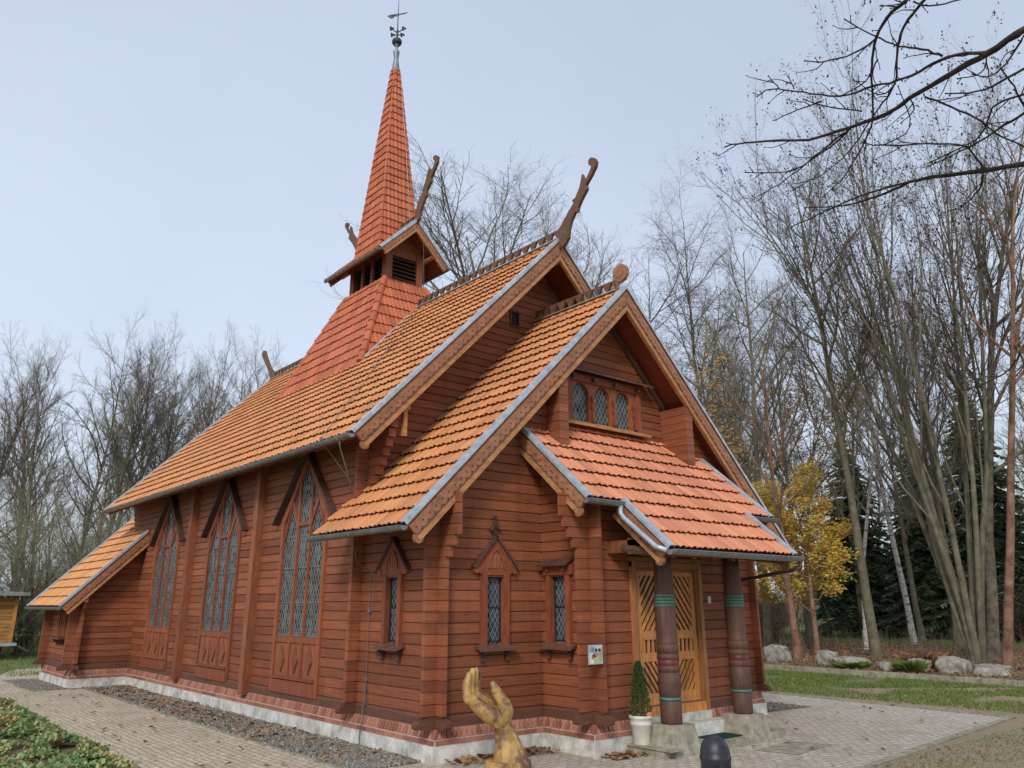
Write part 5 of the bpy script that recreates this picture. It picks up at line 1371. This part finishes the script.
tS = tree_meshes('s', 110, 3, .03, P_(levels=4, thick=0, seg=(5, 4, 3, 2), kids=(10, 8, 5), ang=(35, 40, 42), start=(.1, .1, .1), len=(.6, .55, .55), up=(.0, .05, .04, 0), sides=(4, 3, 3, 3), wob=(.12, .16, .2, .2)), stems=9, twig='twiggreen', bark='twiggreen')
tS2 = tree_meshes('s', 111, 3, .03, P_(levels=4, thick=0, seg=(5, 4, 3, 2), kids=(10, 8, 5), ang=(38, 42, 42), start=(.1, .1, .1), len=(.6, .55, .55), up=(.0, .02, .02, 0), sides=(4, 3, 3, 3), wob=(.12, .16, .2, .2)), stems=9, twig='twigred', bark='barkred', leafmat='litter', nleaf=700, leafs=.05)
# spruce
def spruce_mesh(seed, H=10):
    rnd = random.Random(seed); T = mb('barkdark'); C = mb('needle'); T.tube([(0, 0, -.1), (0, 0, H * .5), (0, 0, H)], [.16, .09, .01], 7)
    z = .6
    while z < H * .985:
        Rm = (1 - z / H) ** .85 * H * .24 + .1; nb = int(9 + Rm * 3)
        for k in range(nb):
            a = rnd.random() * 6.28; L = Rm * rnd.uniform(.7, 1.1); e = Vector((math.cos(a), math.sin(a), 0)); zz = z + rnd.uniform(-.1, .1)
            tip = Vector((0, 0, zz)) + e * L + Vector((0, 0, -.22 * L)); mid = Vector((0, 0, zz)) + e * L * .5 + Vector((0, 0, .02 * L)); T.tube([Vector((0, 0, zz)), mid, tip], [.018, .012, .005], 3, cap=False)
            s = Vector((-e.y, e.x, 0)); nseg = max(4, int(L / .11))
            for j in range(nseg):
                t = (j + .6) / nseg; c = Vector((0, 0, zz)).lerp(mid, t * 2) if t < .5 else mid.lerp(tip, t * 2 - 1)
                for sg in (-1, 1):
                    w = .30 * L * (1 - t * .7) * rnd.uniform(.6, 1.2) + .05
                    o = s * sg * w + e * w * .6 + Vector((0, 0, -w * rnd.uniform(.2, .8))); n2 = e * .05 + Vector((0, 0, .03 * rnd.uniform(-1, 1)))
                    C.add([c - n2, c + n2, c + o + n2 * .3, c + o * .6 - n2 * 1.2 + Vector((0, 0, -.05))], [(0, 1, 2, 3)], rnd.random())
        z += .21
    res = []
    for (q, nm) in ((T, 'trunk'), (C, 'crown')):
        o = q.build(nm, None); me = o.data; bpy.data.objects.remove(o); res.append(me)
    return res
tN = spruce_mesh(5)

GL = 'bare trees beyond the far end of the church'
GRt = 'bare trees behind the leafy bed'
LEFT = [(-3.5, 30, 11.5, tA1), (-.8, 32.2, 12.3, tA2), (.9, 29.9, 12.0, tA1), (3.6, 33.5, 14.6, tA3), (5.0, 36, 15.0, tA2), (6.4, 34.8, 15.2, tA1), (8.0, 38, 15.3, tA3), (9.2, 36.0, 15.0, tA2), (11.5, 41, 16.8, tA1), (13.4, 40.9, 17.4, tA3), (15.2, 43, 17.5, tA2), (17.0, 42.7, 17.8, tA1),
        (-6, 36, 12.5, tA3), (2.3, 40, 14.5, tA2), (7.6, 44, 17, tA1), (19, 47, 19, tA3), (-3, 42, 13.5, tA2), (10.5, 47, 17.5, tA1), (21, 44, 18, tA2)]
for i, (x, y, h, me) in enumerate(LEFT):
    put('bare_tree', me, (x, y, -.02), i * 1.9, (h / 10 * .80, h / 10 * .80, h / 10 * .90), 'bare leafless tree in the row beyond the far end of the church', 'tree', GL)
# things whose looks set them apart
put('bare_tree', tW, (18.3, 19.4, -.02), 1.0, (3.1, 3.1, 2.02), 'tall wide spreading bare tree rising behind the church ridge beside the spire', 'tree', GRt)
put('bare_tree', tW, (29.0, 24.6, -.02), 2.2, (2.9, 2.9, 2.15), 'pale bare tree behind the disc finial, lower than the spreading tree', 'tree', GRt)
put('birch_tree', tB, (25.4, 14.7, -.02), .5, (2.0, 2.0, 1.95), 'fine twigged drooping birch just right of the porch gable', 'tree', GRt)
put('birch_tree', tB, (27.2, 16.2, -.02), 2.5, (1.8, 1.8, 1.75), 'slimmer drooping birch left of the fine twigged one beside the gable', 'tree', GRt)
# leaning trunk whose base stands behind the third boulder
t = put('bare_tree', tL, (20.5, 5.4, -.02), .4, (1.45, 1.45, 1.52), 'tall bare tree with a long grey trunk leaning left in front of the yellow maple', 'tree', GRt, tilt=(R(-1), R(-12)))
put('bare_tree', tM, (19.8, 2.2, -.02), .3, (1.55, 1.55, 1.80), 'huge many stemmed bare tree with mossy trunks at the right', 'tree', GRt, tilt=(0, R(-3)))
put('bare_tree', tA2, (21.7, 2.5, -.02), 1.3, (1.5, 1.5, 1.65), 'dark trunked bare tree directly behind the many stemmed tree', 'tree', GRt, tilt=(0, R(-6)))
put('bare_tree', tree_meshes('r', 131, 10, .095, P_(kids=(12, 8, 6, 4), start=(.4, .2, .15, .15)), bark='barkred'), (18.0, .83, -.02), 2.0, (1.3, 1.3, 1.5), 'bare tree with a reddish brown trunk at the right edge of the clump', 'tree', GRt, tilt=(0, R(-9)))
put('birch_tree', tree_meshes('br', 132, 10, .075, P_(kids=(14, 7, 5, 3), start=(.35, .2, .15, .15), wob=(.03, .11, .16, .2, .2), len=(.28, .42, .42, .5)), bark='birch'), (28.9, 8.0, -.02), .0, (1.7, 1.7, 1.7), 'white barked birch with black marks leaning left on the far lawn edge', 'tree', GRt, tilt=(0, R(-9)))
put('birch_tree', tree_meshes('br', 133, 10, .06, P_(kids=(14, 7, 5, 3), start=(.3, .2, .15, .15), len=(.28, .42, .42, .5)), bark='birch'), (24, 7.5, -.02), 1.0, (1.5, 1.5, 1.4), 'thin pale birch standing between the leaning trunk and the white barked birch', 'tree', GRt, tilt=(0, R(-4)))
put('maple_tree', tY, (19.4, 6.75, -.02), .7, (.95, .95, .76), 'small maple with bright yellow autumn leaves beside the porch', 'tree', GRt)
put('maple_tree', tY, (21.6, 8.6, -.02), 2.9, (.8, .8, .62), 'lower yellow leaved maple half hidden behind the bright yellow one', 'tree', GRt)
put('bare_tree', tree_meshes('rb', 134, 8, .12, P_(kids=(14, 8, 6, 4), start=(.35, .2, .15, .15)), bark='barkred'), (17.85, 6.5, -.02), 1.7, (1.0, 1.0, 1.25), 'bare tree with a thick brown trunk behind the leftmost boulder', 'tree', GRt)
put('autumn_tree', tO, (21.5, 10.5, -.02), .2, (1.3, 1.3, 1.2), 'half bare tree with thin orange leaves behind the porch gable', 'tree', GRt)
put('autumn_tree', tO, (24.0, 9.6, -.02), 2.9, (1.2, 1.2, 1.15), 'half bare tree with orange leaves right above the yellow maple', 'tree', GRt)
for i, (x, y, h, me) in enumerate([(23.3, 11, 17, tA3), (28, 12, 15, tA2), (29.3, 6.5, 14, tA1), (26.6, -.4, 13, tA1), (32.4, 16.8, 15, tA2), (34.6, 13, 16, tA3), (31, 2.8, 12, tA2), (36, 20, 15, tA1), (40, 24, 16, tA2), (33, 9.5, 14, tA1), (25.0, 4.2, 11, tA2), (22.0, -2.5, 12, tA1), (30, 21, 15, tA3), (38, 5, 16, tA3)]):
    put('bare_tree', me, (x, y, -.02), i * 2.3 + .5, (h / 10 * .85, h / 10 * .85, h / 10), 'plain bare tree in the thicket behind the leafy bed', 'tree', GRt)
GS = 'dark spruces beyond the far lawn'
for i, (x, y, h) in enumerate([(36, 13.6, 10.4), (36.4, 10.2, 9.8), (37, 7.6, 12.0), (38.5, 4.2, 9.4), (43, 12.4, 10)]):
    put('spruce_tree', tN, (x, y, -.02), i * 1.7, (h / 10 * 1.25, h / 10 * 1.25, h / 10), 'dark green spruce in the stand beyond the far lawn', 'tree', GS)
GB = 'bare shrubs of the thicket'
sh = []
rs = random.Random(77)
for i in range(34): sh.append((rs.uniform(-5, 13), rs.uniform(23.5, 33), rs.uniform(1.2, 2.2), tS, 'greenish grey twiggy shrub in the thicket beyond the church end'))
for i in range(22): sh.append((rs.uniform(24, 34), 6 + rs.uniform(6, 20), rs.uniform(.55, 1.0), tS2, 'reddish brown twiggy shrub in the thicket behind the maple'))
for i in range(26): sh.append((rs.uniform(33.5, 40), rs.uniform(-1, 11), rs.uniform(.45, .8), tS2, 'reddish brown twiggy shrub at the foot of the spruces'))
for (x, y, s_, me, lab) in sh:
    put('bare_shrub', me, (x, y, -.45 * s_), rs.random() * 6, (s_ * 1.25, s_ * 1.25, s_), lab, 'shrub', {'g': 'shrubs beyond the church end', 'm': 'shrubs behind the maple', 's': 'shrubs below the spruces'}['g' if 'church' in lab else 'm' if 'maple' in lab else 's'])
# distant wood closing the view
for i in range(34):
    a = R(-14 + i * 3.4); D = rs.uniform(62, 78); x = -5 + math.sin(a) * D; y = -7 + math.cos(a) * D
    put('bare_tree', (tA1, tA2, tA3)[i % 3], (x, y, gz(x, y)), rs.random() * 6, (rs.uniform(1.3, 1.7),) * 2 + (rs.uniform(1.2, 1.5),), 'bare tree of the distant wood closing the view', 'tree', 'trees of the distant wood')
q = mb('twiggreen'); rd = random.Random(9)
for k in range(26000):
    a = R(rd.uniform(-16, 104)); D = rd.uniform(48, 84); x = -5 + math.sin(a) * D; y = -7 + math.cos(a) * D
    if a > R(38) and D < 60: continue
    z = gz(x, y); h = rd.uniform(.6, 4.2) * (.6 + .4 * rd.random()); d = Vector((rd.gauss(0, .5), rd.gauss(0, .5), 1)) * h; e = Vector((rd.gauss(0, 1), rd.gauss(0, 1), 0)).normalized() * .035
    c = Vector((x, y, z)); q.add([c - e, c + e, c + d * .6 + e * .6, c + d, c + d * .6 - e * .6], [(0, 1, 2, 3, 4)], rd.random())
tag(q.build('undergrowth', None), 'tangled brushwood undergrowth of the distant wood', 'undergrowth', kind='stuff')

# ------------------------------------------------------------------ overhanging tree in the foreground
BR = [[0.03,0.005,[[-0.714,-6.594,4.672],[-0.622,-6.373,4.692],[-0.566,-6.153,4.712],[-0.501,-5.87,4.713],[-0.462,-5.695,4.7],[-0.476,-5.436,4.723],[-0.509,-5.169,4.747],[-0.595,-4.945,4.809],[-0.686,-4.71,4.867],[-0.711,-4.609,4.875]]],[0.016,0.004,[[-0.626,-6.374,4.694],[-0.649,-6.228,4.756],[-0.635,-6.087,4.782],[-0.607,-5.894,4.797],[-0.624,-5.714,4.835],[-0.646,-5.483,4.871],[-0.748,-5.292,4.965],[-0.843,-5.107,5.048],[-0.845,-5.0,5.045]]],[0.016,0.003,[[-0.997,-6.146,5.043],[-0.932,-5.972,5.042],[-0.825,-5.835,4.984],[-0.687,-5.733,4.886],[-0.496,-5.625,4.733],[-0.379,-5.501,4.636],[-0.249,-5.264,4.513],[-0.194,-5.053,4.443]]],[0.013,0.003,[[-0.975,-6.225,5.001],[-0.862,-6.038,4.971],[-0.744,-5.926,4.902],[-0.6,-5.834,4.801],[-0.502,-5.659,4.736],[-0.375,-5.413,4.633],[-0.314,-5.194,4.569],[-0.309,-4.893,4.532]]],[0.01,0.004,[[-0.66,-6.151,4.786],[-0.726,-6.067,4.858],[-0.777,-5.955,4.923],[-0.867,-5.861,5.014],[-0.998,-5.751,5.139]]],[0.009,0.004,[[-0.855,-5.872,5.002],[-0.821,-5.698,5.001],[-0.846,-5.511,5.042],[-0.889,-5.401,5.086]]],[0.006,0.003,[[-0.981,-6.112,5.042],[-0.978,-6.068,5.052],[-0.999,-5.974,5.092]]],[0.008,0.004,[[-0.971,-6.149,5.023],[-0.93,-6.209,4.973],[-0.924,-6.379,4.908]]],[0.026,0.004,[[0.001,-6.279,4.237],[-0.013,-6.042,4.286],[-0.069,-5.68,4.36],[-0.066,-5.452,4.355],[-0.094,-5.183,4.363],[-0.19,-4.905,4.42]]],[0.012,0.004,[[-0.069,-5.68,4.36],[-0.105,-5.347,4.386],[-0.116,-5.082,4.373],[-0.133,-4.749,4.338]]],[0.012,0.004,[[-0.273,-6.403,4.422],[-0.208,-6.224,4.415],[-0.157,-6.045,4.404],[-0.122,-5.769,4.403]]],[0.01,0.004,[[-0.013,-6.077,4.281],[-0.045,-6.059,4.31],[-0.173,-6.018,4.422],[-0.237,-5.834,4.496],[-0.319,-5.567,4.582],[-0.371,-5.474,4.629]]],[0.009,0.003,[[-0.461,-5.426,4.71],[-0.43,-5.228,4.677],[-0.396,-5.041,4.632],[-0.375,-4.829,4.586],[-0.386,-4.616,4.56]]],[0.01,0.004,[[-0.469,-5.453,4.717],[-0.438,-5.346,4.689],[-0.408,-5.144,4.652],[-0.41,-4.93,4.633],[-0.531,-4.651,4.708]]],[0.011,0.004,[[-0.511,-6.507,4.564],[-0.447,-6.321,4.577],[-0.436,-6.22,4.595],[-0.468,-6.068,4.654]]],[0.01,0.004,[[-0.369,-6.445,4.481],[-0.35,-6.291,4.51],[-0.266,-6.202,4.465],[-0.187,-6.096,4.422],[-0.138,-5.778,4.415]]],[0.009,0.006,[[-0.484,-5.953,4.687],[-0.391,-6.062,4.593],[-0.274,-6.173,4.477],[-0.192,-6.216,4.404],[-0.088,-6.32,4.3]]],[0.009,0.004,[[-0.305,-6.417,4.442],[-0.425,-6.419,4.531],[-0.532,-6.399,4.617]]],[0.01,0.003,[[0.013,-6.038,4.265],[0.086,-5.974,4.209],[0.143,-5.852,4.169],[0.157,-5.69,4.16]]],[0.007,0.003,[[-0.6,-5.834,4.801],[-0.569,-5.719,4.788],[-0.693,-5.617,4.903]]],[0.008,0.003,[[-0.524,-5.571,4.761],[-0.622,-5.382,4.853],[-0.713,-5.267,4.934]]],[0.008,0.003,[[-0.664,-5.367,4.891],[-0.679,-5.197,4.903],[-0.692,-5.017,4.905]]],[0.006,0.004,[[-0.748,-5.808,4.926],[-0.662,-5.678,4.871],[-0.646,-5.483,4.871]]],[0.006,0.003,[[-0.622,-6.373,4.692],[-0.529,-6.297,4.646],[-0.528,-6.167,4.679]]],[0.008,0.003,[[-0.683,-6.581,4.657],[-0.543,-6.427,4.616],[-0.5,-6.315,4.619],[-0.532,-6.251,4.661]]],[0.006,0.003,[[-0.82,-5.16,5.029],[-0.908,-5.139,5.108]]],[0.005,0.003,[[-0.783,-5.249,4.997],[-0.849,-5.255,5.055]]],[0.006,0.003,[[-0.316,-5.575,4.579],[-0.352,-5.785,4.598],[-0.581,-5.841,4.783]]],[0.007,0.003,[[-0.501,-5.87,4.713],[-0.434,-5.86,4.659],[-0.39,-5.749,4.634]]],[0.009,0.003,[[1.03,-5.781,3.37],[1.122,-5.667,3.272],[1.165,-5.536,3.213],[1.178,-5.35,3.169],[1.165,-5.192,3.15],[1.144,-4.92,3.104],[1.073,-4.784,3.138]]],[0.006,0.003,[[1.152,-5.432,3.209],[1.095,-5.327,3.246],[1.043,-5.287,3.289]]]]
ov = thing('overhanging_tree', (2.2, -9.6, 0), 'near bare tree whose dark knotty branches hang into the upper right corner', 'tree')
q = mb('limb'); TT = Vector((2.2, -9.6, 0))
q.tube([TT + Vector((0, 0, -.1)), TT + Vector((-.05, .1, 1.5)), TT + Vector((-.15, .15, 3)), TT + Vector((-.3, .2, 4.4)), TT + Vector((-.3, .1, 6.5))], [.30, .22, .19, .15, .06], 12)
q.build('trunk', ov, smooth=True)
rb_ = random.Random(5)
def smoothpts(pts, jit, rb_=rb_):
    P = [Vector(p) for p in pts]; out = []
    for i in range(len(P) - 1):
        p0 = P[max(i - 1, 0)]; p1 = P[i]; p2 = P[i + 1]; p3 = P[min(i + 2, len(P) - 1)]
        for k in range(4):
            t = k / 4; out.append(.5 * ((2 * p1) + (p2 - p0) * t + (2 * p0 - 5 * p1 + 4 * p2 - p3) * t * t + (3 * p1 - p0 - 3 * p2 + p3) * t ** 3) + Vector([rb_.uniform(-jit, jit) for _ in range(3)]))
    out.append(P[-1]); return out
roots = {0: 4.3, 8: 3.9, 2: 5.4, 3: 5.2, 10: 4.1, 14: 4.2, 15: 4.15, 29: 3.0, 16: None, 24: 4.4, 6: None, 7: None, 17: 4.1}
for i, (r0, r1, pts) in enumerate(BR):
    P = smoothpts(pts, .004)
    n = len(P); r0 *= .80; rad = [(r0 + (r1 - r0) * (k / (n - 1)) ** .7) * (1 + .10 * rb_.uniform(-1, 1)) for k in range(n)]
    if roots.get(i):
        a = P[0]; b = TT + Vector((-.25, .15, roots[i])); P = [b, a.lerp(b, .5) + Vector((.05, .0, .12))] + P; rad = [r0 * 2.2, r0 * 1.5] + rad
    q = mb('limb'); q.tube(P, rad, 8, cap=True)
    # buds and short spurs
    for k in range(3 if roots.get(i) else 1, len(P) - 1):
        if rb_.random() < .45:
            c = P[k]; d = (P[k + 1] - P[k]).normalized(); o = Matrix.Rotation(rb_.random() * 6.28, 3, d) @ d.orthogonal().normalized()
            L = rb_.uniform(.012, .05); q.tube([c, c + (d * .6 + o).normalized() * (rad[k] + L)], [.0035, .0022], 5); q.blob(c + (d * .6 + o).normalized() * (rad[k] + L), (.005, .005, .007), 6)
    q.blob(P[-1], (.006,) * 3, 6)
    for k in range(4 if roots.get(i) else 2, len(P) - 2, 6):
        d = (P[k + 1] - P[k]).normalized(); o = Matrix.Rotation(rb_.random() * 6.28, 3, d) @ d.orthogonal().normalized(); tw = [P[k]]; dd = (d + o * .8).normalized()
        for j in range(4): dd = (dd + Vector([rb_.gauss(0, .18) for _ in range(3)])).normalized(); tw.append(tw[-1] + dd * rb_.uniform(.03, .06))
        q.tube(tw, [.0042, .0038, .0032, .0026, .002], 5); q.blob(tw[-1], (.0045,) * 3, 6)
    q.build('branch', ov, smooth=True)
q = mb('litter')
c0 = Vector((1.05, -5.76, 3.36))
for k in range(9):
    c = c0 + Vector([rb_.gauss(0, .02) for _ in range(3)]); a = Vector([rb_.gauss(0, 1) for _ in range(3)]).normalized() * .03; b = a.orthogonal().normalized() * .018
    q.add([c - a, c + b, c + a, c - b], [(0, 1, 2), (0, 2, 3)], rb_.random())
q.build('withered_leaves', ov)

# ------------------------------------------------------------------ small buildings at the edges
hut = thing('garden_hut', (-1.6, 23, 0), 'yellow wooden hut with a grey green roof at the left edge behind the lawn', 'hut')
q = mb('hutwood'); z = .48
while z < 1.72:
    q.box(-3.6, -.42, 22.0, 24.2, z + .004, z + .105, rr()); z += .11
q.box(-3.5, -.5, 22.05, 24.1, .45, 1.75); q.build('wall', hut)
q = mb('hutwood')
for (x, y) in ((-.42, 21.97), (-1.3, 21.97), (-.42, 24.2), (-3.6, 21.97)): q.box(x - .06, x + .03, y - .03, y + .05, .42, 1.78, .9)
q.build('corner_post', hut)
q = mb('hutroof'); q.prism([(-3.9, 1.80), (-.16, 1.86), (-.16, 1.95), (-1.6, 2.02), (-3.9, 2.0)], lambda a, b, d: (a, d, b), 21.6, 24.6); q.build('roof', hut, fix=True)
q = mb('zinc'); q.prism([(-3.8, .34), (-.28, .40), (-.28, .48), (-3.8, .46)], lambda a, b, d: (a, d, b), 21.8, 24.4); q.build('bottom_rail', hut, fix=True)
q = mb('hood'); q.box(-3.4, -.6, 22.1, 24.0, 0, .38); q.tube([(-.3, 21.9, .42), (.05, 21.7, .22)], .03, 6); q.build('plinth', hut)
pv = thing('garden_pavilion', (62, 14, 0), 'white roofed pavilion with tan boarding at the right edge behind the trees', 'pavilion')
q = mb('white'); q.box(56, 66, 9.5, 15.6, 3.6, 4.8); q.build('roof', pv)
q = mb('bargelight')
for k in range(16): q.box(57.0, 57.2, 10 + k * .34, 10.2 + k * .34, 0, 3.6)
q.box(57.2, 65, 10, 15.4, 0, 3.6); q.build('wall', pv)

# ------------------------------------------------------------------ sky, sun, camera
SUN_EL, SUN_AZ = 34, 232      # azimuth: degrees clockwise from +v (y) towards +u (x)
W_ = bpy.data.worlds.new('World'); scene.world = W_; W_.use_nodes = True; N = W_.node_tree.nodes; L = W_.node_tree.links
bg = N['Background']; sk = N.new('ShaderNodeTexSky'); sk.sky_type = 'NISHITA'; sk.sun_disc = False
sk.sun_elevation = R(SUN_EL); sk.sun_rotation = R(SUN_AZ); sk.dust_density = 3; sk.air_density = 1.2
tcn = N.new('ShaderNodeTexCoord'); sx = N.new('ShaderNodeSeparateXYZ'); L.new(tcn.outputs['Generated'], sx.inputs[0])
cr = ramp(N, L, sx.outputs[2], [(0., (.70, .775, .90)), (.75, (.54, .62, .77)), (.30, (.63, .71, .87))])
nz = N.new('ShaderNodeTexNoise'); nz.inputs['Scale'].default_value = 1.6; nz.inputs['Detail'].default_value = 4; L.new(tcn.outputs['Generated'], nz.inputs['Vector'])
cl = mixc(N, L, 1., cr, ramp(N, L, nz.outputs['Fac'], [(.3, (.92, .925, .94)), (.7, (1.07, 1.065, 1.05))]), 'MULTIPLY')
ml = N.new('ShaderNodeVectorMath'); ml.operation = 'SCALE'; L.new(cl, ml.inputs[0]); ml.inputs['Scale'].default_value = 8.6
mx = mixc(N, L, .82, sk.outputs[0], ml.outputs[0])
L.new(mx, bg.inputs['Color']); bg.inputs['Strength'].default_value = .10
sd = bpy.data.lights.new('sun', 'SUN'); sd.energy = 1.5; sd.angle = R(14); sd.color = (1, .955, .89)
so = bpy.data.objects.new('sun', sd); COL.objects.link(so)
dirv = Vector((math.sin(R(SUN_AZ)) * math.cos(R(SUN_EL)), math.cos(R(SUN_AZ)) * math.cos(R(SUN_EL)), math.sin(R(SUN_EL))))
so.rotation_euler = dirv.to_track_quat('Z', 'Y').to_euler(); so.location = (0, -10, 20)

cam = bpy.data.cameras.new('camera'); co = bpy.data.objects.new('camera', cam); COL.objects.link(co)
yaw, pit, rol = R(39.732), R(17.647), R(-.09)
f_ = Vector((math.sin(yaw) * math.cos(pit), math.cos(yaw) * math.cos(pit), math.sin(pit))); r_ = Vector((math.cos(yaw), -math.sin(yaw), 0)); u_ = r_.cross(f_)
r2 = r_ * math.cos(rol) + u_ * math.sin(rol); u2 = -r_ * math.sin(rol) + u_ * math.cos(rol)
co.matrix_world = Matrix(((r2.x, u2.x, -f_.x, -5.343 * S), (r2.y, u2.y, -f_.y, -7.587 * S), (r2.z, u2.z, -f_.z, 1.6 * S), (0, 0, 0, 1)))
cam.sensor_width = 36; cam.lens = 796.18 * 36 / 1024; cam.shift_x = (512 - 504.52) / 1024; cam.shift_y = (350.36 - 384) / 1024
cam.clip_start = .05; cam.clip_end = 1000
scene.camera = co
# bring everything to metres
for o in list(COL.objects):
    if o.parent is None and o.type in ('MESH', 'EMPTY'):
        o.location = o.location * S; o.scale = o.scale * S
scene.view_settings.view_transform = 'Standard'; scene.view_settings.look = 'None'; scene.view_settings.gamma = 1; scene.view_settings.exposure = .42
scene.view_settings.use_curve_mapping = False
scene.cycles.use_denoising = True
scene.cycles.max_bounces = 5; scene.cycles.transparent_max_bounces = 4
